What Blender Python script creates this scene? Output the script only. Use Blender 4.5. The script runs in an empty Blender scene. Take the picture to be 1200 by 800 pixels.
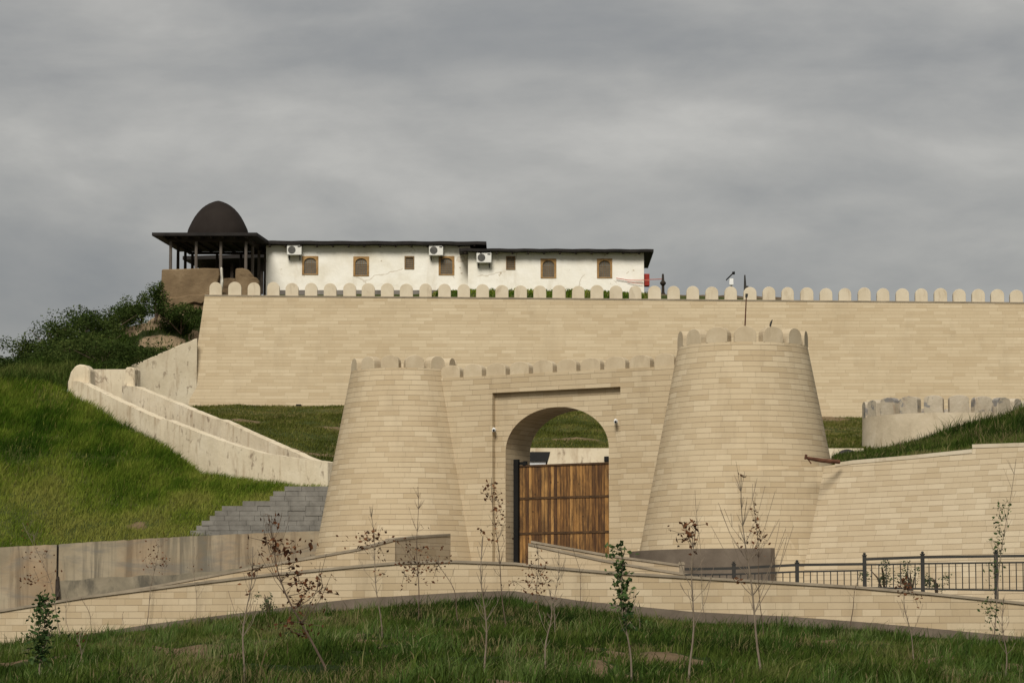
import bpy, bmesh, math, random
import numpy as np
from mathutils import Vector, Matrix

random.seed(11)
rng = np.random.default_rng(11)
S = bpy.context.scene
COL = S.collection

# ------------------------------------------------------------------ camera, sky, sun, exposure
F, HOR = 3600.0, 770.0
PITCH = math.atan((HOR - 400.0) / F)
cd = bpy.data.cameras.new('camera'); cam = bpy.data.objects.new('camera', cd); COL.objects.link(cam)
cd.sensor_width = 36.0; cd.lens = F / 1200.0 * 36.0
cd.clip_start = 0.5; cd.clip_end = 9000.0
cam.location = (0, 0, 0); cam.rotation_euler = (math.radians(90) + PITCH, 0, 0)
S.camera = cam

SUN_EL, SUN_AZ = 44.0, 192.0        # azimuth clockwise from +Y (the view direction)
sd = bpy.data.lights.new('sun', 'SUN'); sun = bpy.data.objects.new('sun', sd); COL.objects.link(sun)
sd.energy = 1.5; sd.angle = math.radians(22); sd.color = (1.0, 0.95, 0.86)
e, a = math.radians(SUN_EL), math.radians(SUN_AZ)
spos = Vector((math.sin(a) * math.cos(e), math.cos(a) * math.cos(e), math.sin(e)))
sun.rotation_euler = (-spos).to_track_quat('-Z', 'Y').to_euler()
sun.location = spos * 60

S.view_settings.view_transform = 'Standard'; S.view_settings.look = 'None'
S.view_settings.gamma = 1.0; S.view_settings.use_curve_mapping = False
S.view_settings.exposure = 1.32

W = bpy.data.worlds.new('World'); S.world = W; W.use_nodes = True


def nd(nt, typ, props=None, **ins):
    n = nt.nodes.new(typ)
    for k, v in (props or {}).items(): setattr(n, k, v)
    for k, v in ins.items():
        key = int(k[1:]) if k[0] == 'i' and k[1:].isdigit() else k.replace('_', ' ')
        s = n.inputs[key]
        if isinstance(v, bpy.types.NodeSocket): nt.links.new(v, s)
        else: s.default_value = v
    return n


def mth(nt, op, a, b=None, c=None, clamp=False):
    n = nt.nodes.new('ShaderNodeMath'); n.operation = op; n.use_clamp = clamp
    for i, v in enumerate((a, b, c)):
        if v is None: continue
        if isinstance(v, bpy.types.NodeSocket): nt.links.new(v, n.inputs[i])
        else: n.inputs[i].default_value = v
    return n.outputs[0]


def ramp(nt, fac, stops, interp='LINEAR'):
    n = nt.nodes.new('ShaderNodeValToRGB'); r = n.color_ramp; r.interpolation = interp
    while len(r.elements) < len(stops): r.elements.new(0.5)
    for el, (p, c) in zip(r.elements, stops):
        el.position = p; el.color = (c[0], c[1], c[2], 1) if len(c) >= 3 else (c[0],) * 3 + (1,)
    nt.links.new(fac, n.inputs[0]); return n.outputs[0]


def mixc(nt, fac, a, b, blend='MIX'):
    n = nt.nodes.new('ShaderNodeMix'); n.data_type = 'RGBA'; n.blend_type = blend
    for i, v in ((0, fac), (6, a), (7, b)):
        if isinstance(v, bpy.types.NodeSocket): nt.links.new(v, n.inputs[i])
        elif i == 0: n.inputs[i].default_value = v
        else: n.inputs[i].default_value = (v[0], v[1], v[2], 1)
    return n.outputs[2]


def g(v): return (v, v, v)


def world_nodes():
    nt = W.node_tree; nt.nodes.clear()
    out = nd(nt, 'ShaderNodeOutputWorld'); bg = nd(nt, 'ShaderNodeBackground'); bg.inputs['Strength'].default_value = 0.1
    nt.links.new(bg.outputs[0], out.inputs[0])
    sky = nd(nt, 'ShaderNodeTexSky', dict(sky_type='NISHITA', sun_disc=False, sun_elevation=math.radians(SUN_EL),
                                         sun_rotation=math.radians(SUN_AZ), air_density=1.0, dust_density=3.0))
    tc = nd(nt, 'ShaderNodeTexCoord')
    sep = nd(nt, 'ShaderNodeSeparateXYZ', None, i0=tc.outputs['Generated'])
    x, y, z = sep.outputs
    # low broad banks of cloud
    mp = nd(nt, 'ShaderNodeMapping', None, i0=tc.outputs['Generated'], Scale=(4.2, 4.2, 13.0), Location=(3.1, 0.4, 2.2), Rotation=(0, math.radians(5), 0))
    n1 = nd(nt, 'ShaderNodeTexNoise', None, Vector=mp.outputs[0], Scale=1.0, Detail=6.0, Roughness=0.5, Distortion=0.25)
    mp2 = nd(nt, 'ShaderNodeMapping', None, i0=tc.outputs['Generated'], Scale=(13.0, 13.0, 30.0), Location=(1.3, 5.2, 0.7), Rotation=(0, math.radians(-4), 0))
    n2 = nd(nt, 'ShaderNodeTexNoise', None, Vector=mp2.outputs[0], Scale=1.0, Detail=7.0, Roughness=0.58, Distortion=0.2)
    f = mth(nt, 'ADD', mth(nt, 'MULTIPLY', n1.outputs[0], 0.70), mth(nt, 'MULTIPLY', n2.outputs[0], 0.30))
    # brighter bank to the left, heavier and bluer cloud low on the right
    zz = mth(nt, 'DIVIDE', mth(nt, 'SUBTRACT', z, 0.155), 0.03)
    xl = mth(nt, 'DIVIDE', mth(nt, 'SUBTRACT', x, -0.09), 0.12)
    r2 = mth(nt, 'ADD', mth(nt, 'MULTIPLY', zz, zz), mth(nt, 'MULTIPLY', xl, xl))
    bl = mth(nt, 'MULTIPLY', mth(nt, 'POWER', 2.718, mth(nt, 'MULTIPLY', r2, -1.0)), 0.085)
    zr = mth(nt, 'DIVIDE', mth(nt, 'SUBTRACT', z, 0.128), 0.035)
    xr = mth(nt, 'DIVIDE', mth(nt, 'SUBTRACT', x, 0.1), 0.09)
    r3 = mth(nt, 'ADD', mth(nt, 'MULTIPLY', zr, zr), mth(nt, 'MULTIPLY', xr, xr))
    dk = mth(nt, 'MULTIPLY', mth(nt, 'POWER', 2.718, mth(nt, 'MULTIPLY', r3, -1.0)), 0.07)
    f = mth(nt, 'SUBTRACT', mth(nt, 'ADD', f, bl), dk)
    c = ramp(nt, f, [(0.34, (0.86, 0.87, 0.88)), (0.45, (1.18, 1.16, 1.11)), (0.545, (1.58, 1.53, 1.42)), (0.64, (2.10, 2.02, 1.86))])
    # an overcast sky is brightest overhead
    up = nd(nt, 'ShaderNodeMapRange', None, Value=z); up.inputs[1].default_value = 0.24; up.inputs[2].default_value = 1.0
    up.inputs[3].default_value = 1.0; up.inputs[4].default_value = 1.15
    c2 = nd(nt, 'ShaderNodeVectorMath', dict(operation='SCALE'), i0=c); nt.links.new(up.outputs[0], c2.inputs['Scale'])
    m = mixc(nt, 0.95, sky.outputs[0], c2.outputs[0])
    nt.links.new(m, bg.inputs['Color'])


world_nodes()


# ------------------------------------------------------------------ helpers
def P(px, py, Y):
    u, v = (px - 600.0) / F, (400.0 - py) / F
    dx, dy, dz = u, math.cos(PITCH) - v * math.sin(PITCH), math.sin(PITCH) + v * math.cos(PITCH)
    k = Y / dy
    return Vector((dx * k, Y, dz * k))


def PX(p):      # world -> photo pixel
    c, s = math.cos(PITCH), math.sin(PITCH)
    d = p[1] * c + p[2] * s; v = -p[1] * s + p[2] * c
    return 600 + F * p[0] / d, 400 - F * v / d


def tag(o, label=None, cat=None, group=None, kind=None):
    if label: o['label'] = label
    if cat: o['category'] = cat
    if group: o['group'] = group
    if kind: o['kind'] = kind
    return o


def thing(name, loc, label, cat, group=None):
    o = bpy.data.objects.new(name, None); COL.objects.link(o); o.location = loc
    o.empty_display_size = 0.3
    return tag(o, label, cat, group)


class MB:
    def __init__(s): s.v = []; s.f = []; s.uv = []; s.sm = []

    def face(s, pts, uv=None, smooth=False):
        pts = [Vector(p) for p in pts]
        if uv is None:
            n = Vector((0, 0, 0))
            for i in range(len(pts)):
                n += pts[i].cross(pts[(i + 1) % len(pts)])
            n = n.normalized() if n.length > 1e-12 else Vector((0, 0, 1))
            if abs(n.z) > 0.85: uv = [(p.x, p.y) for p in pts]
            else:
                t = Vector((-n.y, n.x, 0)).normalized()
                uv = [(p.dot(t), p.z) for p in pts]
        b = len(s.v); s.v += pts; s.f.append(list(range(b, b + len(pts)))); s.uv.append(uv); s.sm.append(smooth)

    def hexa(s, q):   # q: 8 corners, bottom loop 0-3, top loop 4-7
        for idx in ((3, 2, 1, 0), (4, 5, 6, 7), (0, 1, 5, 4), (1, 2, 6, 5), (2, 3, 7, 6), (3, 0, 4, 7)):
            s.face([q[i] for i in idx])

    def box(s, c, size, ex=(1, 0, 0), ey=(0, 1, 0), ez=(0, 0, 1)):
        c = Vector(c); a, b, d = (Vector(e) * (k / 2) for e, k in zip((ex, ey, ez), size))
        s.hexa([c - a - b - d, c + a - b - d, c + a + b - d, c - a + b - d, c - a - b + d, c + a - b + d, c + a + b + d, c - a + b + d])

    def tube(s, pts, r, n=8, cap=True):
        pts = [Vector(p) for p in pts]
        rs = r if isinstance(r, (list, tuple)) else [r] * len(pts)
        rings = []
        for i, p in enumerate(pts):
            t = (pts[min(i + 1, len(pts) - 1)] - pts[max(i - 1, 0)]).normalized()
            a = t.cross(Vector((0.31, 0.95, 0.05))); a = a.normalized() if a.length > 1e-6 else Vector((1, 0, 0))
            b = t.cross(a)
            rings.append([p + (a * math.cos(2 * math.pi * k / n) + b * math.sin(2 * math.pi * k / n)) * rs[i] for k in range(n)])
        for i in range(len(rings) - 1):
            for k in range(n):
                s.face([rings[i][k], rings[i][(k + 1) % n], rings[i + 1][(k + 1) % n], rings[i + 1][k]], smooth=True)
        if cap: s.face(rings[0][::-1]); s.face(rings[-1])

    def lathe(s, c, prof, n=64, a0=0.0, a1=2 * math.pi, uscale=None, smooth=True):
        c = Vector(c)
        full = abs(a1 - a0) > 2 * math.pi - 1e-4
        for j in range(len(prof) - 1):
            (r0, z0), (r1, z1) = prof[j], prof[j + 1]
            for k in range(n):
                t0, t1 = a0 + (a1 - a0) * k / n, a0 + (a1 - a0) * (k + 1) / n
                q = [(r0, z0, t0), (r0, z0, t1), (r1, z1, t1), (r1, z1, t0)]
                us = uscale or max(r0, r1)
                s.face([c + Vector((r * math.cos(t), r * math.sin(t), z)) for r, z, t in q], [(t * us, c.z + z) for r, z, t in q], smooth=smooth)

    def strip(s, tops, bots, thick, jitter=0.0):
        """a wall along a path: front top points, front bottom points, thickness towards the back"""
        n = len(tops); offs = []
        for i in range(n):
            t = tops[min(i + 1, n - 1)] - tops[max(i - 1, 0)]; t.z = 0; t.normalize()
            o = Vector((-t.y, t.x, 0))
            offs.append(o * thick)
        u = [0.0]
        for i in range(1, n): u.append(u[-1] + (Vector(tops[i].xy) - Vector(tops[i - 1].xy)).length)
        for i in range(n - 1):
            A, B, C, D = bots[i], bots[i + 1], tops[i + 1], tops[i]
            s.face([A, B, C, D], [(u[i], A.z), (u[i + 1], B.z), (u[i + 1], C.z), (u[i], D.z)])
            bo, co = B + offs[i + 1], C + offs[i + 1]; ao, do = A + offs[i], D + offs[i]
            s.face([D, C, co, do], [(u[i], 0), (u[i + 1], 0), (u[i + 1], thick), (u[i], thick)])
            s.face([bo, ao, do, co], [(u[i + 1], bo.z), (u[i], ao.z), (u[i], do.z), (u[i + 1], co.z)])
            s.face([ao, bo, B, A])
        s.face([bots[0] + offs[0], bots[0], tops[0], tops[0] + offs[0]])
        s.face([bots[-1], bots[-1] + offs[-1], tops[-1] + offs[-1], tops[-1]])

    def build(s, name, mat, parent=None, o=None, merge=True, bevel=0.0, auto=35):
        if parent is not None: o = parent_origin(parent)
        if o is None:
            zs = min(p.z for p in s.v); cx = sum(p.x for p in s.v) / len(s.v); cy = sum(p.y for p in s.v) / len(s.v)
            o = Vector((cx, cy, zs))
        me = bpy.data.meshes.new(name)
        me.from_pydata([tuple(p - o) for p in s.v], [], s.f)
        ul = me.uv_layers.new(name='UVMap')
        flat = [c for f in s.uv for p in f for c in p]
        ul.data.foreach_set('uv', flat)
        if merge:
            bm = bmesh.new(); bm.from_mesh(me)
            bmesh.ops.remove_doubles(bm, verts=bm.verts, dist=0.0004)
            if bevel:
                eds = [ed for ed in bm.edges if len(ed.link_faces) == 2 and ed.calc_face_angle(0) > 0.5]
                bmesh.ops.bevel(bm, geom=eds, offset=bevel, segments=1, affect='EDGES')
            bm.to_mesh(me); bm.free()
        if any(s.sm):
            me.polygons.foreach_set('use_smooth', [True] * len(me.polygons))
            me.set_sharp_from_angle(angle=math.radians(auto))
        me.materials.append(mat)
        ob = bpy.data.objects.new(name, me); COL.objects.link(ob)
        if parent is not None: ob.parent = parent
        else: ob.location = o
        return ob


def parent_origin(p):
    o = Vector(p.location)
    while p.parent is not None: p = p.parent; o = o + Vector(p.location)
    return o


def tri_mesh(name, V, T, mat, attrs=None, parent=None, o=None, smooth=False):
    """V (n,3) array, T (m,3) array"""
    if parent is not None: o = parent_origin(parent)
    if o is None: o = Vector((0, 0, 0))
    me = bpy.data.meshes.new(name)
    V = V - np.array(o)
    me.vertices.add(len(V)); me.vertices.foreach_set('co', V.astype(np.float32).ravel())
    me.loops.add(T.size); me.loops.foreach_set('vertex_index', T.astype(np.int32).ravel())
    me.polygons.add(len(T)); me.polygons.foreach_set('loop_start', np.arange(0, T.size, 3, dtype=np.int32))
    me.update(calc_edges=True)
    for k, vals in (attrs or {}).items():
        at = me.attributes.new(k, 'FLOAT', 'POINT'); at.data.foreach_set('value', vals.astype(np.float32))
    if smooth: me.polygons.foreach_set('use_smooth', [True] * len(me.polygons))
    me.materials.append(mat)
    ob = bpy.data.objects.new(name, me); COL.objects.link(ob)
    if parent is not None: ob.parent = parent
    else: ob.location = o
    return ob


def vnoise(x, y, seed=0):
    x = np.asarray(x, float); y = np.asarray(y, float)
    xi, yi = np.floor(x).astype(np.int64), np.floor(y).astype(np.int64)
    fx, fy = x - xi, y - yi
    fx = fx * fx * (3 - 2 * fx); fy = fy * fy * (3 - 2 * fy)

    def h(a, b):
        n = (a * 374761393 + b * 668265263 + seed * 974711) & 0x7fffffff
        n = ((n ^ (n >> 13)) * 1274126177) & 0x7fffffff
        return ((n ^ (n >> 16)) & 0xffff) / 65535.0
    return (h(xi, yi) * (1 - fx) + h(xi + 1, yi) * fx) * (1 - fy) + (h(xi, yi + 1) * (1 - fx) + h(xi + 1, yi + 1) * fx) * fy


def fbm(x, y, seed=0, oct=4):
    s, a, t = 0, 1.0, 0
    for k in range(oct):
        s = s + a * vnoise(np.asarray(x) * 2 ** k, np.asarray(y) * 2 ** k, seed + k); t += a; a *= 0.5
    return s / t


def interp(pts, x): return float(np.interp(x, [p[0] for p in pts], [p[1] for p in pts]))


# ------------------------------------------------------------------ materials
def new_mat(name, rough=0.85, spec=0.25):
    m = bpy.data.materials.new(name); m.use_nodes = True; nt = m.node_tree
    b = nt.nodes['Principled BSDF']; b.inputs['Roughness'].default_value = rough
    b.inputs['Specular IOR Level'].default_value = spec
    return m, nt, b


def pos(nt): return nd(nt, 'ShaderNodeNewGeometry').outputs['Position']


def noise(nt, vec, scale, detail=4.0, rough=0.55, dist=0.0, sc=None):
    if sc is not None: vec = nd(nt, 'ShaderNodeMapping', None, i0=vec, Scale=sc).outputs[0]
    return nd(nt, 'ShaderNodeTexNoise', None, Vector=vec, Scale=scale, Detail=detail, Roughness=rough, Distortion=dist).outputs[0]


def bump(nt, b, height, strength=0.4, dist=0.02):
    n = nd(nt, 'ShaderNodeBump', None, Height=height, Strength=strength, Distance=dist)
    nt.links.new(n.outputs[0], b.inputs['Normal'])


def ashlar(name, h, w, tones, joint, jw=0.055, vjw=0.012, jstr=0.75, streak=0.16):
    """coursed stone: rows of height h, block lengths that change from row to row, each block its own tone"""
    m, nt, b = new_mat(name, 0.9, 0.15)
    uvn = nd(nt, 'ShaderNodeUVMap'); uvn.uv_map = 'UVMap'
    p = pos(nt)
    sp = nd(nt, 'ShaderNodeSeparateXYZ', None, i0=uvn.outputs[0])
    u, v = sp.outputs[0], sp.outputs[1]
    vr = mth(nt, 'DIVIDE', v, h); row = mth(nt, 'FLOOR', vr); fv = mth(nt, 'FRACT', vr)
    w1 = nd(nt, 'ShaderNodeTexWhiteNoise', dict(noise_dimensions='1D')); nt.links.new(row, w1.inputs['W'])
    r1 = w1.outputs['Value']
    w1b = nd(nt, 'ShaderNodeTexWhiteNoise', dict(noise_dimensions='1D')); nt.links.new(mth(nt, 'ADD', row, 77.3), w1b.inputs['W'])
    ln = mth(nt, 'MULTIPLY', mth(nt, 'MULTIPLY_ADD', w1b.outputs['Value'], 0.7, 0.7), w)
    ur = mth(nt, 'ADD', mth(nt, 'DIVIDE', u, ln), mth(nt, 'MULTIPLY', r1, 19.0))
    # wobble block lengths within the row
    wob = nd(nt, 'ShaderNodeCombineXYZ', None, X=mth(nt, 'MULTIPLY', ur, 0.37), Y=mth(nt, 'MULTIPLY', row, 3.7))
    ur = mth(nt, 'ADD', ur, mth(nt, 'MULTIPLY', noise(nt, wob.outputs[0], 1.0, 1.0), 1.1))
    colm = mth(nt, 'FLOOR', ur); fu = mth(nt, 'FRACT', ur)
    cc = nd(nt, 'ShaderNodeCombineXYZ', None, X=colm, Y=row)
    w2 = nd(nt, 'ShaderNodeTexWhiteNoise', dict(noise_dimensions='2D'), Vector=cc.outputs[0])
    big = noise(nt, p, 0.35, 3.0)
    fac = mth(nt, 'ADD', mth(nt, 'MULTIPLY', w2.outputs['Value'], 0.8), mth(nt, 'MULTIPLY', mth(nt, 'SUBTRACT', big, 0.5), 0.7), clamp=True)
    fac = mth(nt, 'ADD', fac, 0.1, clamp=True)
    c = ramp(nt, fac, tones)
    # fine grain inside a block
    gr = noise(nt, p, 9.0, 5.0, 0.65, 0.4, (1, 1, 2.2))
    c = mixc(nt, mth(nt, 'MULTIPLY', mth(nt, 'SUBTRACT', gr, 0.35, clamp=True), 0.35), c, tuple(x * 0.72 for x in tones[1][1]))
    # weather streaks running down
    st = noise(nt, p, 1.0, 5.0, 0.6, 0.2, (1.6, 1.6, 0.16))
    sm = nd(nt, 'ShaderNodeMapRange', None, Value=st); sm.inputs[1].default_value = 0.52; sm.inputs[2].default_value = 0.75
    c = mixc(nt, mth(nt, 'MULTIPLY', sm.outputs[0], streak), c, (0.20, 0.155, 0.10))
    dull = noise(nt, p, 0.9, 4.0)
    jv = mth(nt, 'LESS_THAN', fv, jw); ju = mth(nt, 'LESS_THAN', fu, vjw)
    jm = mth(nt, 'MAXIMUM', jv, mth(nt, 'MULTIPLY', ju, 0.6))
    jf = mth(nt, 'MULTIPLY', jm, mth(nt, 'MULTIPLY_ADD', dull, 0.9, jstr - 0.45), clamp=True)
    c = mixc(nt, jf, c, joint)
    nt.links.new(c, b.inputs['Base Color'])
    hgt = mth(nt, 'ADD', mth(nt, 'SUBTRACT', 1.0, jm), mth(nt, 'ADD', mth(nt, 'MULTIPLY', gr, 0.5), mth(nt, 'MULTIPLY', w2.outputs['Value'], 0.3)))
    bump(nt, b, hgt, 0.5, 0.012)
    return m


def mottled(name, stops, scale=1.0, detail=6.0, sc=None, rough=0.9, bscale=8.0, bstr=0.4, bdist=0.02, dirt=None, grain=0.12, spec=0.15):
    m, nt, b = new_mat(name, rough, spec)
    p = pos(nt)
    c = ramp(nt, noise(nt, p, scale, detail, 0.6, 0.3, sc), stops)
    g1 = noise(nt, p, bscale, 6.0, 0.65)
    c = mixc(nt, mth(nt, 'MULTIPLY', g1, grain), c, g(0.02))
    if dirt:
        for dcol, dsc, dscale, lo, hi, amt in dirt:
            d = noise(nt, p, dscale, 6.0, 0.65, 0.5, dsc)
            mr = nd(nt, 'ShaderNodeMapRange', None, Value=d); mr.inputs[1].default_value = lo; mr.inputs[2].default_value = hi
            c = mixc(nt, mth(nt, 'MULTIPLY', mr.outputs[0], amt), c, dcol)
    nt.links.new(c, b.inputs['Base Color'])
    bump(nt, b, g1, bstr, bdist)
    return m


TAN = [(0.00, (0.391, 0.302, 0.186)), (0.30, (0.432, 0.343, 0.221)), (0.55, (0.455, 0.366, 0.240)), (0.80, (0.478, 0.389, 0.259)), (1.00, (0.516, 0.428, 0.292))]
TANF = [(0.00, (0.391, 0.305, 0.191)), (0.30, (0.422, 0.337, 0.218)), (0.55, (0.440, 0.355, 0.233)), (0.80, (0.458, 0.373, 0.248)), (1.00, (0.488, 0.403, 0.273))]
TANO = [(0.00, (0.378, 0.288, 0.175)), (0.30, (0.424, 0.334, 0.214)), (0.55, (0.450, 0.360, 0.236)), (0.80, (0.476, 0.386, 0.258)), (1.00, (0.520, 0.430, 0.295))]
M_TOWER = ashlar('tower_stone', 0.172, 0.62, TAN, (0.17, 0.128, 0.084), 0.085, 0.014, 0.8, 0.22)
M_UPPER = ashlar('upper_wall_stone', 0.165, 0.85, TANF, (0.29, 0.225, 0.14), 0.10, 0.02, 0.6)
M_OUTER = ashlar('terrace_wall_stone', 0.19, 0.56, TANO, (0.16, 0.12, 0.075), 0.07, 0.018, 0.8, 0.25)
M_RIGHT = ashlar('retaining_wall_stone', 0.165, 0.62, [(p, (c[0] * 1.06, c[1] * 1.08, c[2] * 1.12)) for p, c in TAN], (0.17, 0.125, 0.08), 0.085, 0.014, 0.85, 0.1)
M_MERLON = mottled('merlon_stone', [(0.3, (0.42, 0.335, 0.222)), (0.5, (0.475, 0.39, 0.265)), (0.7, (0.53, 0.445, 0.315))], 1.3, bscale=14, bstr=0.25,
                   dirt=[((0.24, 0.185, 0.12), (1, 1, 0.35), 2.2, 0.55, 0.75, 0.45)])
M_MERLON_UP = mottled('upper_merlon_stone', [(0.3, (0.52, 0.44, 0.315)), (0.5, (0.58, 0.50, 0.37)), (0.7, (0.63, 0.555, 0.425))], 0.9, bscale=12, bstr=0.25,
                      dirt=[((0.27, 0.2, 0.13), (1, 1, 0.3), 2.6, 0.54, 0.74, 0.5)])
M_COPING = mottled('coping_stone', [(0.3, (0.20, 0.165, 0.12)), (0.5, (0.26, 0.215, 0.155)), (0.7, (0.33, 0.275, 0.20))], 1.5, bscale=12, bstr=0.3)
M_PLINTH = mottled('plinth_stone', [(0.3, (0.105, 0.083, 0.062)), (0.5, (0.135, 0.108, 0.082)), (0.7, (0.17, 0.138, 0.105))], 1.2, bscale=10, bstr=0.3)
M_SHADED = ashlar('shaded_parapet_stone', 0.19, 0.56, [(p, (c[0] * .84, c[1] * .83, c[2] * .84)) for p, c in TAN], (0.15, 0.11, 0.07), 0.07, 0.02, 0.6, 0.2)  # darkened stone copy: shade of the turned-in parapet put into the colour
M_PLASTER = mottled('cream_plaster', [(0.3, (0.52, 0.44, 0.31)), (0.5, (0.61, 0.525, 0.38)), (0.7, (0.67, 0.59, 0.445))], 0.7, bscale=7, bstr=0.5, bdist=0.03,
                    dirt=[((0.27, 0.18, 0.105), (2.6, 2.6, 0.45), 1.3, 0.53, 0.68, 0.5), ((0.18, 0.13, 0.09), (1, 1, .6), 3.0, 0.58, 0.66, 0.7)])
M_OLD = mottled('old_plaster', [(0.3, (0.42, 0.35, 0.245)), (0.5, (0.50, 0.42, 0.30)), (0.7, (0.56, 0.48, 0.36))], 0.8, bscale=7, bstr=0.6, bdist=0.03,
                dirt=[((0.28, 0.21, 0.14), (1, 1, 0.5), 1.1, 0.55, 0.72, 0.6)])
M_OLDM = mottled('flaking_plaster', [(0.3, (0.36, 0.31, 0.23)), (0.5, (0.44, 0.375, 0.28)), (0.7, (0.52, 0.45, 0.35))], 1.2, bscale=9, bstr=0.8, bdist=0.03,
                 dirt=[((0.17, 0.165, 0.16), None, 2.0, 0.54, 0.58, 0.85), ((0.28, 0.2, 0.13), (1, 1, 0.4), 1.5, 0.55, 0.7, 0.6)])
M_CONC = mottled('stained_concrete', [(0.3, (0.20, 0.165, 0.112)), (0.5, (0.285, 0.24, 0.165)), (0.72, (0.37, 0.315, 0.225))], 0.55, bscale=6, bstr=0.5,
                 dirt=[((0.09, 0.08, 0.06), (3.0, 3.0, 0.16), 0.9, 0.49, 0.62, 0.75), ((0.27, 0.165, 0.085), (1, 1, 0.5), 0.35, 0.47, 0.65, 0.5), ((0.13, 0.125, 0.11), (0.5, 0.5, 2.2), 0.5, 0.52, 0.62, 0.55)])

M_CONCD = mottled('damp_concrete', [(0.3, (0.13, 0.115, 0.085)), (0.5, (0.215, 0.185, 0.13)), (0.72, (0.31, 0.265, 0.19))], 0.8, bscale=6, bstr=0.5,
                 dirt=[((0.055, 0.052, 0.043), (1.0, 1.0, 0.5), 0.8, 0.50, 0.62, 0.75)])


def whitewash():
    m, nt, b = new_mat('whitewash', 0.9, 0.1)
    p = pos(nt)
    c = ramp(nt, noise(nt, p, 0.45, 5.0, 0.6, 0.4), [(0.3, (0.66, 0.61, 0.50)), (0.5, (0.76, 0.725, 0.635)), (0.68, (0.81, 0.785, 0.715))])
    d = noise(nt, p, 0.9, 5.0, 0.6, 0.3, (0.9, 0.9, 0.3))
    mr = nd(nt, 'ShaderNodeMapRange', None, Value=d); mr.inputs[1].default_value = 0.55; mr.inputs[2].default_value = 0.75
    c = mixc(nt, mth(nt, 'MULTIPLY', mr.outputs[0], 0.5), c, (0.42, 0.34, 0.22))
    # thin cracks where the render has moved
    wv = nd(nt, 'ShaderNodeMix', dict(data_type='VECTOR')); wv.inputs[0].default_value = 0.35
    nt.links.new(p, wv.inputs[4]); nz = nd(nt, 'ShaderNodeTexNoise', None, Vector=p, Scale=1.5, Detail=3.0); nt.links.new(nz.outputs[1], wv.inputs[5])
    vo = nd(nt, 'ShaderNodeTexVoronoi', dict(feature='DISTANCE_TO_EDGE'), Vector=wv.outputs[1], Scale=0.55)
    cr = mth(nt, 'LESS_THAN', vo.outputs['Distance'], 0.010)
    msk = mth(nt, 'GREATER_THAN', noise(nt, p, 0.42, 3.0), 0.56)
    c = mixc(nt, mth(nt, 'MULTIPLY', mth(nt, 'MULTIPLY', cr, msk), 0.4), c, (0.34, 0.26, 0.17))
    ch = noise(nt, p, 2.1, 5.0, 0.65)
    chm = nd(nt, 'ShaderNodeMapRange', None, Value=ch); chm.inputs[1].default_value = 0.665; chm.inputs[2].default_value = 0.69
    c = mixc(nt, mth(nt, 'MULTIPLY', chm.outputs[0], 0.75), c, (0.34, 0.26, 0.16))
    nt.links.new(c, b.inputs['Base Color'])
    bump(nt, b, noise(nt, p, 3.5, 6.0), 0.5, 0.04)
    return m


M_WHITE = whitewash()
M_MUD = mottled('mud_plaster', [(0.3, (0.125, 0.085, 0.047)), (0.5, (0.175, 0.122, 0.068)), (0.7, (0.225, 0.162, 0.095))], 0.9, bscale=4, bstr=0.8, bdist=0.06,
                dirt=[((0.07, 0.045, 0.025), (0.35, 0.35, 3.0), 0.8, 0.57, 0.66, 0.7)])
M_BROWNWALL = mottled('brown_low_wall', [(0.3, (0.11, 0.08, 0.05)), (0.7, (0.19, 0.145, 0.10))], 1.5)
M_GREYBASE = mottled('grey_base', [(0.3, (0.12, 0.105, 0.09)), (0.7, (0.26, 0.235, 0.21))], 1.1)
M_ROOF = mottled('dark_roof', [(0.3, (0.010, 0.009, 0.008)), (0.7, (0.024, 0.020, 0.018))], 1.5, rough=0.7, bscale=6)
M_DOME = mottled('dome_sheet', [(0.3, (0.015, 0.011, 0.009)), (0.7, (0.023, 0.018, 0.015))], 0.8, rough=0.8, bscale=5, bstr=0.25, spec=0.1)
M_POST = mottled('weathered_post', [(0.3, (0.085, 0.07, 0.058)), (0.7, (0.15, 0.128, 0.108))], 2.0, sc=(4, 4, 0.6))
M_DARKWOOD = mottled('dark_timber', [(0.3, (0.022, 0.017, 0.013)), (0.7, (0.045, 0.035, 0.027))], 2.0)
M_FRAME = mottled('window_wood', [(0.3, (0.20, 0.115, 0.045)), (0.5, (0.32, 0.19, 0.075)), (0.7, (0.44, 0.28, 0.125))], 3.0, bscale=20)
M_FRAMED = mottled('window_wood_dark', [(0.3, (0.15, 0.095, 0.048)), (0.7, (0.25, 0.165, 0.085))], 3.0, bscale=20)
M_PANE = mottled('window_lattice_glass', [(0.3, (0.12, 0.105, 0.08)), (0.7, (0.18, 0.16, 0.125))], 4.0, rough=0.45, spec=0.3)
M_METAL = mottled('charcoal_paint', [(0.3, (0.030, 0.029, 0.026)), (0.7, (0.045, 0.043, 0.038))], 2.0, rough=0.7, spec=0.15, grain=0.05)
M_BLACK = mottled('black_paint', [(0.3, (0.006, 0.006, 0.006)), (0.7, (0.011, 0.011, 0.010))], 2.0, rough=0.7, spec=0.15, grain=0.05)
M_ACW = mottled('ac_casing', [(0.3, (0.60, 0.59, 0.54)), (0.7, (0.70, 0.69, 0.64))], 2.0, rough=0.5, grain=0.05)
M_ACD = mottled('ac_fan_grille', [(0.3, (0.06, 0.06, 0.055)), (0.7, (0.12, 0.115, 0.105))], 6.0)
M_WHITEP = mottled('white_paint', [(0.3, (0.66, 0.66, 0.64)), (0.7, (0.78, 0.78, 0.76))], 2.0, rough=0.5, grain=0.04)
M_BOOTH = mottled('booth_panel', [(0.3, (0.55, 0.56, 0.56)), (0.7, (0.65, 0.66, 0.66))], 2.0, rough=0.6)
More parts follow.
